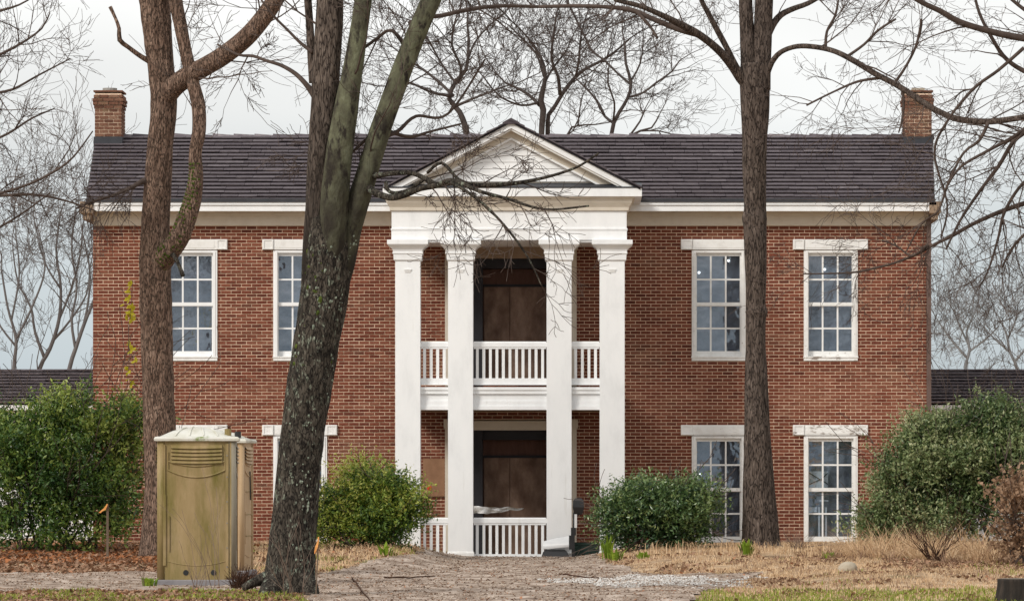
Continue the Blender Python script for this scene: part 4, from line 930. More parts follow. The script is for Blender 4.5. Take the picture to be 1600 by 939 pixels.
back_tree((25,578), 112, 'bare grey tree over the wing roof, outermost of the clump by the pot chimney', [
    [(30,640,12),(22,578,9),(25,530,7),(12,480,5),(2,420,4)], [(25,530,6),(50,480,5),(70,420,4),(60,360,3)], [(24,540,5),(-5,500,4),(-25,440,3)], [(18,500,5),(30,430,4),(25,370,3)]], 61, 3, (3,4), (.9,1.9), .06, M['far_twig'], 5, group='grey trees behind the wings')
back_tree((58,578), 114, 'bare grey tree with curved forked trunk over the wing roof, middle of the clump', [
    [(50,640,14),(62,576,10),(78,545,9),(92,500,8),(95,450,6),(88,390,5),(95,330,3)], [(70,560,8),(55,520,6),(48,480,5),(28,440,4),(20,390,3)], [(92,500,6),(112,450,5),(125,400,4),(130,350,3)], [(85,530,6),(110,500,5),(135,460,4),(140,420,3)], [(94,450,5),(70,410,4),(55,350,3)]], 62, 3, (3,4), (.9,1.9), .06, M['far_twig'], 5, group='grey trees behind the wings')
back_tree((112,578), 110, 'bare grey tree against the brick wall edge over the wing roof', [
    [(100,640,14),(108,578,10),(118,545,9),(132,505,8),(150,460,6),(165,410,4)], [(118,545,7),(112,500,6),(120,450,5),(112,390,4),(118,330,3)], [(130,510,6),(138,470,5),(140,420,4),(128,360,3)]], 63, 3, (3,4), (.9,1.8), .06, M['far_twig'], 5, group='grey trees behind the wings')
M['pale_twig'] = mat('pale_hazed_twig_bark', [(.13,.13,.135),(.19,.19,.195),(.25,.25,.255)], .95, 3, 3, .4, spec=.05)  # stronger distance haze painted into the twig colour
back_tree((1510,578), 150, 'pale spreading bare tree over the far wing, next to the brick corner', [
    [(1510,640,9),(1508,578,7),(1515,545,6),(1510,520,5),(1520,495,4)], [(1512,560,6),(1490,535,5),(1475,515,4),(1465,500,3)], [(1513,550,5),(1540,530,4),(1560,510,3)], [(1514,540,5),(1500,510,4),(1490,485,3)]], 71, 3, (3,5), (.9,1.9), .05, M['pale_twig'], 7, minr=.006, group='grey trees behind the wings')
back_tree((1590,578), 155, 'pale spreading bare tree over the far wing, farther from the brick corner', [
    [(1596,640,9),(1590,578,7),(1578,550,6),(1572,520,5),(1560,495,4)], [(1585,565,6),(1605,540,5),(1612,510,4)], [(1578,550,5),(1555,530,4),(1540,515,3)], [(1574,530,5),(1585,505,4),(1590,485,3)]], 72, 3, (3,5), (.9,1.9), .05, M['pale_twig'], 7, minr=.006, group='grey trees behind the wings')

# ------------------------------------------------------------------ shrubs
def leaf_cloud(lobes, count, Lf, seed, mt, root, sprig=7, up=.25, surf=.55, name='foliage', wid=.42, patch=1.6, zmin=.15):
    """leaves set along short sprigs that fill and edge the lobes; lobes: (centre, (rx, ry, rz), weight)"""
    g = np.random.default_rng(seed); V = []; T = []
    wsum = sum(l[2] for l in lobes)
    for c, rad, wt, light_bias in lobes:
        n = int(count*wt/wsum/sprig); nc = max(4, int(5+3.2*wt)); rad = np.array(rad); c = np.array(c)
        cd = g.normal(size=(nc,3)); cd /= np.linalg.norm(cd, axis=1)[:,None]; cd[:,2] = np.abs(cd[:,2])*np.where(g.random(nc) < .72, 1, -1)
        cc = c+cd*rad*g.uniform(.55,1.0,nc)[:,None]; cs = g.uniform(.13,.30,nc); ct = light_bias+g.normal(.56,.2,nc)+.10*cd[:,2]  # per-lobe bias and clump height paint sun and shade into leaf tone
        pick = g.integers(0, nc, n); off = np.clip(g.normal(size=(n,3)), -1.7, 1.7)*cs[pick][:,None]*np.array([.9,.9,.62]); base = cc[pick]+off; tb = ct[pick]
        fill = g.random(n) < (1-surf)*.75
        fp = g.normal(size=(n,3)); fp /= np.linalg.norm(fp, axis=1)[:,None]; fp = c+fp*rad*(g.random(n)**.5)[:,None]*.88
        base = np.where(fill[:,None], fp, base); tb = np.where(fill, .36, tb)  # inner leaves toned darker, interior shade put into their colour
        ok = base[:,2] > zmin; base = base[ok]; tb = tb[ok]; n = len(base)
        d = (base-c)/rad; d /= (np.linalg.norm(d, axis=1)[:,None]+1e-6)
        ax = d*.7+g.normal(size=(n,3))*.5+np.array([0,0,up]); ax /= np.linalg.norm(ax, axis=1)[:,None]
        tb = np.clip(tb+g.normal(size=n)*.09+.22*np.array([noise.noise(Vector((p[0]*1.1, p[1]*1.1, p[2]*1.1+seed))) for p in base]), 0, 1)
        for k in range(sprig):
            p = base+ax*(k*Lf*.55)+g.normal(size=(n,3))*Lf*.25
            ld = ax*.55+g.normal(size=(n,3))*.75; ld /= np.linalg.norm(ld, axis=1)[:,None]
            sd = np.cross(ld, g.normal(size=(n,3))); sd /= np.linalg.norm(sd, axis=1)[:,None]; nm = np.cross(ld, sd)
            s = Lf*g.uniform(.6,1.25,n)[:,None]
            V.append(np.stack([p-ld*s*.5, p+sd*s*wid*.5+nm*s*.08, p+ld*s*.5, p-sd*s*wid*.5+nm*s*.08], 1)); T.append(np.clip(tb+g.normal(size=n)*.13+.05*(k-3)/3, 0, 1))
    V = np.concatenate(V).reshape(-1,3); T = np.concatenate(T); nq = len(V)//4; q = np.arange(nq)*4
    tri = np.concatenate([np.stack([q, q+1, q+2], 1), np.stack([q, q+2, q+3], 1)])
    return npmesh(name, V, tri, np.concatenate([T, T]), mt, root, 'stuff')
def shrub(label, cat, base, lobes, Y, count, Lf, seed, mt, stems=9, smat='twig', sprig=7, surf=.55, group='evergreen shrubs by the house', **kw):
    z0 = gz(PX(base[0], Y), Y); root = empty('shrub', (PX(base[0], Y), Y, z0), label, cat, group)
    Ls = []
    for px, py, w, h, dy, wt, *light_bias in lobes:
        c = P(px, py, Y+dy); s = (Y+dy)/F; Ls.append((c, (w*.5*s, max(.35, w*.36*s), h*.5*s), wt, light_bias[0] if light_bias else 0.))
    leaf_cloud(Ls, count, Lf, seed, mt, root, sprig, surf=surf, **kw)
    b = MB(); r = random.Random(seed)
    for q in range(stems):
        c, rad, *_ = r.choice(Ls); p0 = Vector((PX(base[0], Y)+r.uniform(-.5,.5)*base[1], Y+r.uniform(-.3,.3), z0-.03)); tgt = c+Vector((r.uniform(-.6,.6)*rad[0], r.uniform(-.5,.5)*rad[1], r.uniform(-.3,.6)*rad[2]))
        grow(b, p0, (tgt-p0).normalized(), (tgt-p0).length*1.05, r.uniform(.018,.035), 2, r, .02, .14, .25, (3,4), minr=.006)
    b.build('stem', M[smat], root); return root
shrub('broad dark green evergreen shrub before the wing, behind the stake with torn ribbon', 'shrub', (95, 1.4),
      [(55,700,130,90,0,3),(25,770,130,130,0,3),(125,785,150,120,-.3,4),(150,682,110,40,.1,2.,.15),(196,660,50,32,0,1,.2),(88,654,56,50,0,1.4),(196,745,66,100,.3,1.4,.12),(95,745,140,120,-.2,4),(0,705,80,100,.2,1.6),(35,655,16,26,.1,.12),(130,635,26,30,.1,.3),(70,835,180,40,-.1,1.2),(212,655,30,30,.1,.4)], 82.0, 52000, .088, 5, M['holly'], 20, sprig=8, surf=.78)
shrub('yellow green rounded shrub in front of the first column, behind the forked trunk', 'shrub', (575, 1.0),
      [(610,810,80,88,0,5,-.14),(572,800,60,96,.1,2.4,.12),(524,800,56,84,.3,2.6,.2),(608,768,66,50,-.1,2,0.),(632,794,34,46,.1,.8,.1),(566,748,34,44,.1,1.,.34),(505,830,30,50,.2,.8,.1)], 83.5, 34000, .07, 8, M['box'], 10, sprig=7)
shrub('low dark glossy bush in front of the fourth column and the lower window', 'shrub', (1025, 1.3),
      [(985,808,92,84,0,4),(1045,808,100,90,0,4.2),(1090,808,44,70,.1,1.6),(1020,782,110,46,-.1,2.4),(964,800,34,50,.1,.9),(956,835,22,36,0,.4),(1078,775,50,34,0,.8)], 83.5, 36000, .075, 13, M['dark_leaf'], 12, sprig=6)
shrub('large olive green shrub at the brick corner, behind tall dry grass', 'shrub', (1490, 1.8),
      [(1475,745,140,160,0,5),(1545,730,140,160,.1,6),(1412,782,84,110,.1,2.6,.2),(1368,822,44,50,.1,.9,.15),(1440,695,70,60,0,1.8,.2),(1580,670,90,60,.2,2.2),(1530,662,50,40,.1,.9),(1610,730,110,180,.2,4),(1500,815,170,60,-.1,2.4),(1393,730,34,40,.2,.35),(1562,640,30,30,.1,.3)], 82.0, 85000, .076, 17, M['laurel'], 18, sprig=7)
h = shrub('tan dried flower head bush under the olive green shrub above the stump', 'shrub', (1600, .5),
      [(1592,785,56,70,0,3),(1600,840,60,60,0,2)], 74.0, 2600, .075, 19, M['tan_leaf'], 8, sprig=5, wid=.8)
# spiky dark dead clump at the foot of the toilets
def clump(label, cat, px, Y, n, Lr, spread, mt, seed, group=None, r0=.006, name='dead_plant', lev=0, wander=.2):
    x = PX(px, Y); z0 = gz(x, Y); root = empty(name, (x, Y, z0), label, cat, group); b = MB(); r = random.Random(seed)
    for q in range(n):
        d = Vector((r.gauss(0, spread), r.gauss(0, spread), 1)).normalized()
        grow(b, Vector((x+r.gauss(0,.06), Y+r.gauss(0,.06), z0-.02)), d, r.uniform(*Lr), r0, lev, r, 0, wander, .12, (2,4), (.2,.5), .0025, tone=r.random())
    b.build('stem', mt, root); return root
M['deadbrown'] = mat('dead_brown_stem', [(.030,.016,.012),(.06,.032,.022),(.11,.06,.04)], .95, 8, 3, .7, spec=.05)
M['seedling'] = mat('grey_seedling_bark', [(.09,.06,.045),(.16,.115,.09),(.24,.18,.15)], .95, 8, 3, .7, spec=.05)
clump('dark brown spiky dead plant at the foot of the portable toilet, beside the trunk root', 'dead plant', 380, 63.5, 240, (.18,.42), .45, M['deadbrown'], 4, r0=.006, wander=.35)
clump('dark reddish dead branch leaning in the dry grass before the olive shrub', 'dead plant', 1462, 75, 26, (.4,1.0), .55, M['deadbrown'], 5, r0=.010, lev=1)
for px, Y, n, L_, s, lab in ((335, 63.6, 5, (.5,1.1), .12, 'thin bare seedling stems growing in front of the tan portable toilet'), (305, 63.7, 6, (.2,.6), .25, 'short bare seedling stems at the foot of the tan portable toilet'),
                             (456, 58.6, 6, (.4,.8), .18, 'thin pale bare seedling stems growing at the foot of the lichened trunk'), (218, 63.2, 3, (.2,.35), .2, 'small dark broken stems beside the toilet base'),
                             (1248, 83, 30, (.15,.35), .5, 'low reddish dried weed clump in front of the window with the peeling lintel')):
    clump(lab, 'seedling', px, Y, n, L_, s, M['seedling'], int(px), 'bare seedlings and weeds', .006, 'seedling', 1)
def tuft(label, px, Y, n, Lr, wd, seed, mt, spread=.5):
    x = PX(px, Y); z0 = gz(x, Y); root = empty('weed', (x, Y, z0), label, 'weed', 'green weeds'); b = MB(); r = random.Random(seed)
    for q in range(n):
        a = r.uniform(0, 6.28); ln = r.uniform(*Lr); o = Vector((math.cos(a), math.sin(a), 0)); w = Vector((-o.y, o.x, 0))*wd*.5
        p = Vector((x, Y, z0))+o*r.uniform(0,.12); e = r.uniform(.3,1)*spread
        m1 = p+o*ln*.35*e+Vector((0,0,ln*.6)); m2 = p+o*ln*e+Vector((0,0,ln*r.uniform(.6,1)))
        b.add([p-w*.5, p+w*.5, m1+w, m2, m1-w], [(0,1,2,4),(4,2,3)], r.random())
    b.build('leaf', mt, root, kind='stuff')
for px, Y, n, lr, wd, lab in ((1166,80,60,(.12,.34),.06,'fresh green weed clump in front of the straight tree'), (962,79.5,60,(.10,.28),.05,'bright green weeds beside the fourth column'), (950,80.5,16,(.3,.55),.05,'tall green weed shoot against the fourth column'),
                          (602,80,14,(.12,.35),.07,'small green sprout under the yellow green shrub'), (1295,78,30,(.08,.16),.05,'small yellow green weeds in the dry grass by the pale rock'), (232,63.5,26,(.08,.2),.06,'yellow green leaves at the corner of the toilet base'),
                          (1005,79,30,(.06,.16),.06,'low green weeds before the low dark bush')):
    tuft(lab, px, Y, n, lr, wd, int(px), M['sprout'])

# ------------------------------------------------------------------ ground cover
G = np.random.default_rng(77)
def gpts(n, x0, x1, y0, y1, test):
    X = G.uniform(x0, x1, n); Y = G.uniform(y0, y1, n)
    k = np.array([test(a, b) for a, b in zip(X, Y)]); X, Y = X[k], Y[k]
    return np.stack([X, Y, np.array([gz(a, b) for a, b in zip(X, Y)])], 1)
def blades(name, pts, hmin, hmax, wd, lean, mt, droop=.3, toner=None):
    n = len(pts); a = G.uniform(0, 6.28, n); o = np.stack([np.cos(a), np.sin(a), np.zeros(n)], 1); h = G.uniform(hmin, hmax, n)[:,None]
    w = np.stack([-np.sin(a), np.cos(a), np.zeros(n)], 1)*wd*.5; l = G.uniform(.2, 1, n)[:,None]*lean; z = np.array([0,0,1.])
    p1 = pts+o*h*l*.4+z*h*.62; p2 = pts+o*h*l*1.2+z*h*(1-droop*l)
    V = np.stack([pts-w-z*.02, pts+w-z*.02, p1+w*.8, p2, p1-w*.8], 1).reshape(-1,3); q = np.arange(n)*5
    Fc = np.concatenate([np.stack([q,q+1,q+2],1), np.stack([q,q+2,q+4],1), np.stack([q+4,q+2,q+3],1)])
    T = np.clip(G.normal(.5,.25,n), 0, 1); return npmesh(name, V, Fc, np.tile(T,3), mt, None, 'stuff')
def flakes(name, pts, smin, smax, mt, lift=.012, tilt=.5):
    n = len(pts); a = G.uniform(0,6.28,n); t = G.normal(0,tilt,(n,2)); u = np.stack([np.cos(a), np.sin(a), t[:,0]],1); w = np.stack([-np.sin(a), np.cos(a), t[:,1]],1)
    s = G.uniform(smin,smax,n)[:,None]; p = pts+np.array([0,0,lift])
    V = np.stack([p-u*s*.6, p+w*s*.35+np.array([0,0,.012]), p+u*s*.6, p-w*s*.35+np.array([0,0,.01])],1).reshape(-1,3); q = np.arange(n)*4
    Fc = np.concatenate([np.stack([q,q+1,q+2],1), np.stack([q,q+2,q+3],1)]); T = np.clip(G.normal(.5,.28,n),0,1); return npmesh(name, V, Fc, np.tile(T,2), mt, None, 'stuff')
def stones(name, pts, smin, smax, mt):
    n = len(pts); s = G.uniform(smin,smax,n)[:,None]; D = np.array([[1,0,0],[0,1,0],[-1,0,0],[0,-1,0],[0,0,.6],[0,0,-.4]])
    j = 1+G.normal(0,.22,(n,6,3)); a = G.uniform(0,6.28,n); c, s_ = np.cos(a), np.sin(a)
    V = D[None]*j*s[:,:,None]; V = np.stack([V[...,0]*c[:,None]-V[...,1]*s_[:,None], V[...,0]*s_[:,None]+V[...,1]*c[:,None], V[...,2]],2)+(pts+np.array([0,0,.018]))[:,None]
    q = (np.arange(n)*6)[:,None,None]; Fc = (q+np.array([[0,1,4],[1,2,4],[2,3,4],[3,0,4],[1,0,5],[2,1,5],[3,2,5],[0,3,5]])[None]).reshape(-1,3)
    return npmesh(name, V.reshape(-1,3), Fc, np.repeat(np.clip(G.normal(.45,.25,n),0,1),8), mt, None, 'stuff')
def on_drive(x, y): return in_drive(x, y)
def px_of(x, y): return gpx(x, y)
def n2(x, y, s=1): return noise.noise(Vector((x*s, y*s*.4, 9)))
def right_dry(x, y):
    p, q = px_of(x, y); return not in_drive(x, y) and p > 560 + 400*(q < 866) and x > -1.2 and n2(x, y, 1.3) > -.45
def left_bank(x, y):
    p, q = px_of(x, y); return not in_drive(x, y) and p < 480 and q < 896
def left_front(x, y):
    p, q = px_of(x, y); return not in_drive(x, y) and p < 520 and q > 912
def mid_bank(x, y):
    p, q = px_of(x, y); return not in_drive(x, y) and 380 < p < 690 and q < 896
def right_front(x, y):
    p, q = px_of(x, y); return not in_drive(x, y) and p > 1020 and q > 924 + 9*n2(x, y, 2)
blades('dry_grass', gpts(70000, .2, 12, 57, 89, right_dry), .02, .065, .011, 1.8, M['grass'], droop=.65)
def arching(name, centres, per, lmin, lmax, wd, mt, spread=.16, seg=5):
    """clumps of long blades that rise and bow over"""
    n = len(centres)*per; c = np.repeat(centres, per, 0); a = G.uniform(0, 6.28, n); o = np.stack([np.cos(a), np.sin(a), np.zeros(n)], 1)
    size = np.repeat(G.uniform(.55, 1.1, len(centres)), per)[:,None]; Ln = G.uniform(lmin, lmax, n)[:,None]*size; th = G.uniform(.1, .9, n)[:,None]; k = G.uniform(.6, 2.6, n)[:,None]
    p = c+o*G.uniform(0, 1, n)[:,None]*spread*size+np.array([0,0,-.02]); side = np.stack([-np.sin(a), np.cos(a), np.zeros(n)], 1); z = np.array([0,0,1.]); rows = []
    for q in range(seg+1):
        w = wd*.5*(1-.8*q/seg); rows += [p-side*w, p+side*w]; ang = th+k*(q/seg)**1.3; p = p+(o*np.sin(ang)+z*np.cos(ang))*Ln/seg+side*G.normal(0,.012,n)[:,None]
    V = np.stack(rows, 1); m = 2*(seg+1); q = (np.arange(n)*m)[:,None,None]
    Fc = (q+np.array([[2*t, 2*t+1, 2*t+3, 2*t+2] for t in range(seg)])[None]).reshape(-1,4); T = np.repeat(np.clip(np.repeat(G.normal(.5,.18,len(centres)), per)+G.normal(0,.2,n), 0, 1), seg)
    return npmesh(name, V.reshape(-1,3), Fc, T, mt, None, 'stuff')
cl = gpts(150, 4.6, 8.8, 74.5, 81, lambda x, y: n2(x, y, 1.4) > -.2)
arching('tall_dry_grass', cl, 42, .3, .85, .012, M['grass'])
arching('tall_dead_weeds', gpts(90, 4.2, 8.8, 74, 81, lambda x, y: n2(x, y, 1.7) < .1), 26, .2, .6, .010, M['deadgrass'], .2)
arching('dry_grass_tufts', gpts(260, .6, 8.8, 62, 83, lambda x, y: right_dry(x, y) and n2(x, y, 1.2) > -.1), 18, .08, .26, .010, M['grass'], .12)
arching('dead_grass_tufts', gpts(160, .6, 8.8, 64, 83, lambda x, y: right_dry(x, y) and n2(x, y, 1.2) < .1), 16, .06, .24, .010, M['deadgrass'], .14)
blades('tall_dry_grass', gpts(900, 1.2, 4.6, 79, 82.5, lambda x, y: n2(x, y, 1.5) > .0), .12, .32, .010, .8, M['grass'], droop=.5)
blades('dry_grass', gpts(16000, -8, -2.2, 62, 88, mid_bank), .04, .13, .012, .9, M['grass'])
blades('dead_grass', gpts(9000, .5, 9, 60, 86, lambda x, y: right_dry(x, y) and n2(x, y, 1.6) > .18), .04, .14, .011, 1.3, M['deadgrass'], droop=.5)
blades('green_grass', gpts(36000, -8.5, 9, 52, 62.5, lambda x, y: (left_front(x, y) and n2(x, y, 1.1) > .04) or right_front(x, y)), .03, .085, .012, .9, M['green'])
blades('green_grass', gpts(9000, -8, -2.3, 72, 84, lambda x, y: mid_bank(x, y) and n2(x, y, .9) > .1), .03, .10, .012, .9, M['green'])
blades('green_grass', gpts(5000, .5, 9, 62, 82, lambda x, y: right_dry(x, y) and n2(x, y, .7) > .28), .03, .09, .012, .9, M['green'])
flakes('leaf_litter', gpts(16000, -12, -5.5, 68, 88, left_bank), .04, .11, M['litter'])
flakes('leaf_litter', gpts(9000, -12, -5.8, 77, 87, lambda x, y: left_bank(x, y) and n2(x, y, .8) > -.15), .04, .10, M['orangelit'])
flakes('leaf_litter', gpts(7000, -9, -3, 53, 62.5, left_front), .03, .08, M['litter'])
flakes('leaf_litter', gpts(6000, -8, -2.2, 64, 88, mid_bank), .04, .10, M['litter'])
flakes('leaf_litter', gpts(9000, .3, 9, 56, 86, lambda x, y: right_dry(x, y) and n2(x, y, .9) > .02), .04, .10, M['litter'])
flakes('bark_chips', gpts(7000, -9, 4, 54, 88, on_drive), .015, .055, M['litter'], lift=.022, tilt=.25)
stones('gravel', gpts(42000, -9, 4, 54, 88.3, lambda x, y: on_drive(x, y) and n2(x, y, 2.1)+.5*n2(x+9, y*2.2, 1.1) > -.08), .006, .019, M['gravel'])
def white_zone(x, y):
    w = .6*n2(x, y, 1.1)+.5*n2(x, y, 3.3); return ((x-1.15-(y-68)*-.02)/1.3)**2+((y-67.5)/3.6)**2 < 1+w*2.2
stones('pale_gravel', gpts(11000, -1.2, 3.4, 62, 73, lambda x, y: white_zone(x, y) and n2(x, y, 3) > -.35), .010, .032, M['white_gravel'])
flakes('leaf_litter', gpts(2600, 5, 8, 70, 78, lambda x, y: True), .04, .09, M['litter'])

# ------------------------------------------------------------------ portable toilets
def potty(loc, rz, label, dirty=True):
    root = empty('portable_toilet', loc, label, 'portable toilet', 'portable toilets'); ORG[root] = Vector((0,0,0)); root.rotation_euler = (0,0,rz)
    body = M['potty'] if dirty else M['potty_clean']; h = .56; zt = 2.06
    b = MB(); b.loft(-.60,.60,-.60,.60,[(-.02,0),(.0,.02),(.0,.085),(-.03,.10)]); b.build('skid', M['skid'], root)
    for k, (nx_, ny_) in enumerate(((0,-1),(1,0),(0,1),(-1,0))):
        m = body if k in (0, 3) else (M['potty_grey'] if dirty else M['potty_clean'])
        def T(u, d, z): # u along the face, d outward
            tx_, ty_ = -ny_, nx_
            return Vector((tx_*u + nx_*(h+d-.03), ty_*u + ny_*(h+d-.03), z))
        b = MB(); n = 12                               # gently bowed wall
        vs = [T(-.47+.94*i/n, .028*(1-(2*i/n-1)**2), z) for z in (.10, .45, .9, 1.4, 1.75, zt) for i in range(n+1)]
        b.add(vs, [(j*(n+1)+i, j*(n+1)+i+1, (j+1)*(n+1)+i+1, (j+1)*(n+1)+i) for j in range(5) for i in range(n)])
        w = b.build('wall_panel', m, root, smooth=True)
        def bow(u): return .028*(1-(u/.47)**2)
        for i in range(5):                              # ventilation louvres under the roof
            z = 1.975-.052*i; s = MB(); sl = [T(-.36+.72*q/8, bow(-.36+.72*q/8)+.002, z+.03-.012*math.cos((q/8-.5)*3)) for q in range(9)]; lo = [T(-.36+.72*q/8, bow(-.36+.72*q/8)+.034, z-.012-.012*math.cos((q/8-.5)*3)) for q in range(9)]
            lo2 = [p+Vector((0,0,-.007)) for p in lo]; sl2 = [T(-.36+.72*q/8, bow(-.36+.72*q/8)-.01, z-.02-.012*math.cos((q/8-.5)*3)) for q in range(9)]
            s.add(sl+lo+lo2+sl2, [(q+9*r_, q+1+9*r_, q+10+9*r_, q+9+9*r_)[::-1] for r_ in range(3) for q in range(8)]); s.build('louvre_slat', m, w)
        ribs_ = []
        for z0, sag in ((1.70,.07),(1.545,.10)):        # curved ribs under the louvres
            pts = [T(-.40+.80*q/10, bow(-.40+.8*q/10)+.004, z0+sag-sag*(1-((q/5)-1)**2)-.0) for q in range(11)]; ribs_.append((pts, .014))
        ribs_ += [([T(u_,bow(.4)+.004,1.645), T(u_,bow(.4)+.004,1.90)], .013) for u_ in (-.40,.40)]
        pts = [T(-.40+.80*q/10, bow(-.40+.8*q/10)+.001, .36-.06*(1-((q/5)-1)**2)) for q in range(11)]; ribs_.append((pts, .008))
        for p_, r_ in ribs_:
            rib = MB(); rib.tube(p_, [r_]*len(p_), 5); rib.build('rib', m, w)
        ps = MB()
        for u, z0, z1, wd in ((-.452,.30,1.30,.02),(-.452,1.30,2.0,.012),(.43,.12,2.02,.022),(.478,.12,2.04,.012),(-.385,.5,1.0,.006)):
            a, c = T(u-wd, bow(u)*.5-.004, z0), T(u+wd, bow(u)*.5+.026, z1); ps.box(min(a.x,c.x),max(a.x,c.x),min(a.y,c.y),max(a.y,c.y),z0,z1)
        ps.build('edge_strip', m, w)
        if k == 0:
            for u in (-.15, .24):
                q = MB(); q.tube([T(u, bow(u)-.002, .20), T(u, bow(u)+.006, .20)], [.04]*2, 10); q.build('drain_hole', M['black'], w)
            q = MB(); 
            for z in (.28,.55,.9,1.2,1.55,1.85): q.tube([T(.43,.03,z),T(.43,.034,z)],[.010]*2,6)
            q.build('rivet', M['skid'], w)
        if k == 1 and not dirty or k == 0 and not dirty:
            q = MB(); 
            for z in (.62,.95,1.30): 
                a, c = T(-.30,.0,z), T(.42,.032,z+.012); q.box(min(a.x,c.x),max(a.x,c.x),min(a.y,c.y),max(a.y,c.y),z,z+.012)
            q.build('seam', M['potty'], w)
            q = MB(); q.tube([T(-.02,.045,1.62),T(.06,.045,1.18)],[.012]*2,5); q.build('door_handle', M['black'], w)
    for sx in (-1,1):
        for sy in (-1,1):
            b = MB(); c = (sx*.495, sy*.495)
            b.tube([Vector((c[0],c[1],.09)),Vector((c[0],c[1],zt))],[.062]*2,12); b.build('corner_post', body if (sx<0 or not dirty) else M['potty_grey'], root, smooth=True)
    b = MB(); b.loft(-.56,.56,-.56,.56,[(.0,zt-.01),(.035,zt),(.04,zt+.03),(.02,zt+.055),(-.02,zt+.06)]); b.build('roof_rim', M['potty_roof'], root)
    b = MB(); n = 16; vs = []
    for j in range(n+1):
        for i in range(n+1):
            x, y = -.54+1.08*i/n, -.54+1.08*j/n; u, v = abs(x/.54), abs(y/.54)
            z = zt+.055+.14*(1-u**2.1)*(1-v**2.6)+.012*math.cos(x*18)*(1-u)*(1-v); vs.append((x,y,z))
    b.add(vs, [(j*(n+1)+i, j*(n+1)+i+1, (j+1)*(n+1)+i+1, (j+1)*(n+1)+i) for j in range(n) for i in range(n)]); b.build('roof_dome', M['potty_roof'], root, smooth=True)
    b = MB()
    for a in (-.30,-.1,.1,.30):
        p = [Vector((a*(1-.5*q/6)+(.0), -.52+.5*q/6, zt+.060+.14*(1-abs((-.52+.5*q/6)/.54)**2.6)*(1-abs(a*(1-.5*q/6)/.54)**2.1))) for q in range(7)]; b.tube(p,[.012]*7,4)
    b.build('roof_rib', M['potty_roof'], root)
    b = MB(); b.tube([Vector((.44,-.38,zt)),Vector((.44,-.38,zt+.17))],[.05]*2,12); b.build('vent_pipe', body if dirty else M['black'], root)
    return root
potty((PX(303,65), 65.6, gz(-5.4,65)+.0), math.radians(3.4), 'stained tan portable toilet with translucent domed roof, standing in front of its twin')
potty((PX(333,71.2), 71.2, gz(-5.6,71)+.02), math.radians(-4), 'cleaner tan portable toilet mostly hidden behind the stained one', False)

# ------------------------------------------------------------------ small things
def stake(px, top, Y, label, wood, lean, rib):
    x = PX(px, Y); z0 = gz(x, Y); zt = PZ(top, Y); root = empty('marker_stake', (x, Y, z0), label, 'stake', 'marker stakes with ribbons')
    b = MB(); b.tube([Vector((x,Y,z0-.1)), Vector((x+lean,Y,zt))], [wood]*2, 4); b.build('post', M['stake'], root)
    b = MB(); vs = []; r = random.Random(int(px)); q = rib
    n = len(q)
    for i, (dx, dz, w) in enumerate(q):
        c = Vector((x+lean+dx, Y-.03-.02*(i%2), zt+dz)); vs += [c+Vector((-w*.5,.01,w*.2)), c+Vector((w*.5,-.015,-w*.2))]
    b.add(vs, [(2*i,2*i+1,2*i+3,2*i+2) for i in range(n-1)]); b.build('ribbon', M['ribbon'], root)
stake(168, 788, 79, 'grey wooden stake with a torn orange ribbon in front of the broad dark green shrub', .028, 0, [(0,.01,.02),(-.02,-.035,.03),(-.05,-.08,.045),(-.10,-.11,.028),(-.13,-.14,.035),(-.155,-.13,.01)])
stake(493, 838, 59.5, 'thin stake with an orange ribbon beside the lichened forked trunk', .012, .04, [(.0,.0,.008),(.0,-.02,.022),(-.006,-.07,.02),(-.025,-.13,.034),(-.045,-.19,.02),(-.05,-.22,.008)])
def rock(px, py, Y, sx, sz, label):
    x = PX(px, Y); z0 = gz(x, Y); root = None; b = MB(); n, m = 16, 9; vs = []
    for j in range(m):
        th = math.pi*j/(m-1)
        for i in range(n):
            a = 2*math.pi*i/n; v = Vector((math.sin(th)*math.cos(a), math.sin(th)*math.sin(a), math.cos(th))); k = 1+.16*noise.noise(v*1.7+Vector((px,0,0)))
            vs.append((x+v.x*sx*k, Y+v.y*sx*.7*k, z0+v.z*sz*k+sz*.25))
    b.add(vs, [(j*n+i, (j+1)*n+i, (j+1)*n+(i+1)%n, j*n+(i+1)%n) for j in range(m-1) for i in range(n)])
    o = b.build('rock', M['rock'], None, smooth=True); tag(o, label, 'rock')
rock(1325, 888, 71, .15, .12, 'pale rounded rock half sunk in the dry grass below the window with peeling lintel')
Ys = 56.5; xs_ = PX(1590, Ys); z0 = gz(xs_, Ys)
sr = empty('tree_stump', (xs_, Ys, z0), 'dark charred tree stump in the dry grass below the tan dried bush', 'tree stump')
b = MB(); trunk_mesh(b, [(Vector((xs_,Ys,z0-.1)), .30), (Vector((xs_,Ys,z0+.05)), .255), (Vector((xs_,Ys,PZ(915,Ys))), .235), (Vector((xs_,Ys,PZ(904,Ys))), .235)], 3, 40, .03, .11, 14); b.build('trunk', M['stump'], sr, smooth=True)
b = MB(); b.tube([Vector((xs_,Ys,PZ(904,Ys)-.01)), Vector((xs_,Ys,PZ(903.2,Ys)))], [.215]*2, 24); b.build('cut_face', M['cutwood'], sr)
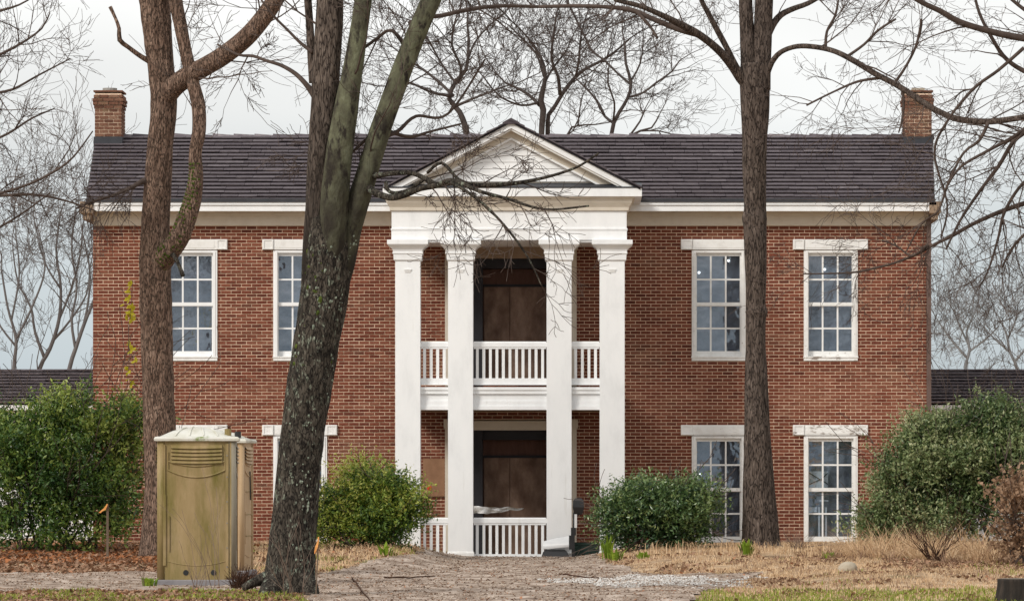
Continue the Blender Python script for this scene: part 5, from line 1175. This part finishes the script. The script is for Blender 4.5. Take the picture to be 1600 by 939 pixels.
# fallen sticks on the drive
for k, (p0, p1, lab) in enumerate((((550,903),(578,938),'thin dry stick lying on the gravel beside the lichened trunk'), ((880,899),(935,904),'dark flat stick lying across the middle of the gravel drive'), ((600,903),(680,901),'dark stick lying on the gravel near the yellow green shrub'))):
    A = Vector((PX(p0[0], EYE*F/(p0[1]-HZ)), EYE*F/(p0[1]-HZ), 0)); B_ = Vector((PX(p1[0], EYE*F/(p1[1]-HZ)), EYE*F/(p1[1]-HZ), 0))
    b = MB(); pts = []
    for t in np.linspace(0,1,9):
        p = A.lerp(B_, t); p.x += .05*noise.noise(Vector((t*4,k,1))); p.z = gz(p.x,p.y)+.035+.02*noise.noise(Vector((t*5,k,4))); pts.append(p)
    b.tube(pts, [.014*(1-.4*t) for t in np.linspace(0,1,9)], 5); o = b.build('fallen_stick', M['deadbrown'], None); tag(o, lab, 'stick', 'fallen sticks on the drive')
# things left on and before the porch
Yc = PF-.25; S = F/Yc; cx_ = lambda p: (p-VX)/S; cz_ = lambda p: EYE+(HZ-p)/S
root = empty('vehicle_mirror', (cx_(896), Yc, cz_(868)), 'black vehicle side mirror on an upright bracket beside the third column', 'mirror')
b = MB(); b.loft(cx_(896.5), cx_(911), Yc-.03, Yc+.06, [(-.03, cz_(804)), (.0, cz_(801)), (.02, cz_(792)), (.012, cz_(782)), (-.03, cz_(778))]); b.build('mirror_head', M['black'], root, smooth=False)
b = MB(); b.tube(catmull([(Vector((cx_(896), Yc, cz_(868))), .018), (Vector((cx_(897), Yc, cz_(840))), .02), (Vector((cx_(896), Yc, cz_(815))), .02), (Vector((cx_(901), Yc, cz_(800))), .02)], .08)[0], [.02]*12, 6) if False else b.tube([Vector((cx_(895), Yc, cz_(870))), Vector((cx_(896.5), Yc, cz_(835))), Vector((cx_(897), Yc, cz_(800)))], [.022,.022,.022], 6)
b.box(cx_(892), cx_(900), Yc-.03, Yc+.04, cz_(836), cz_(824)); b.box(cx_(889), cx_(898), Yc-.05, Yc+.04, cz_(858), cz_(836)); b.box(cx_(893), cx_(899), Yc-.03, Yc+.04, cz_(870), cz_(858)); b.build('bracket', M['black'], root)
b = MB(); b.box(cx_(897.5), cx_(901.5), Yc-.02, Yc+.03, cz_(824), cz_(803)); b.build('trim', M['panel'], root)
root = empty('vehicle_wing', (cx_(870), PF-.3, cz_(872)), 'curved white vehicle body panel with a black tyre shadow piece at the foot of the third column', 'vehicle panel')
b = MB(); vs = []; n, m = 10, 8
for j in range(m+1):
    for i in range(n+1):
        u, v = i/n, j/m; px = 848+42*u; top = 846-9*u**.8; bot = 858-4*u
        py = top+(bot-top)*v; vs.append((cx_(px), PF-.08-.16*math.sin(v*math.pi*.6)*(.3+.7*u), cz_(py)))
b.add(vs, [(j*(n+1)+i, j*(n+1)+i+1, (j+1)*(n+1)+i+1, (j+1)*(n+1)+i)[::-1] for j in range(m) for i in range(n)]); b.build('body_panel', M['panel'], root, smooth=True)
b = MB(); b.loft(cx_(846), cx_(889), PF-.20, PF+.0, [(-.05, cz_(874)), (0, cz_(869)), (-.03, cz_(862)), (-.09, cz_(858))]); b.build('tyre_shadow', M['black'], root)  # black block stands in for the shadow under the vehicle
b = MB(); b.loft(qx(894), qx(936), PF+.25, PF+.75, [(-.03, qz(872)), (0, qz(868)), (.0, qz(852)), (.015, qz(851.5)), (.015, qz(848.5))]); b.box(qx(896), qx(934), PF+.262, PF+.738, qz(848.4), qz(847.6)); o = b.build('storage_bin', M['bin']); tag(o, 'dark green plastic bin standing between the third and fourth columns', 'bin')
# blurred white vehicle hood streak, built as a strip across the lower doorway
b = MB(); n, m = 26, 5; vs = []
for j in range(m+1):
    for i in range(n+1):
        u, v = i/n, j/m; px = 739+80*u; mid = 796+3*math.sin(u*2.2)-5*u+2.2*noise.noise(Vector((u*5,1,2))); hw = 6.5*(1-u)**.8+1.2*(u<.97)
        vs.append((wx(px), WY-.32+.07*noise.noise(Vector((u*7,v*3,5)))+.05*v, wz(mid+(v-.5)*2*hw*(.8+.25*noise.noise(Vector((u*9,v,8)))))))
b.add(vs, [(j*(n+1)+i, j*(n+1)+i+1, (j+1)*(n+1)+i+1, (j+1)*(n+1)+i) for j in range(m) for i in range(n)]); o = b.build('hood_streak', M['torn'], smooth=True); tag(o, 'white vehicle hood streak built as a strip across the boarded lower doorway', 'sheeting')
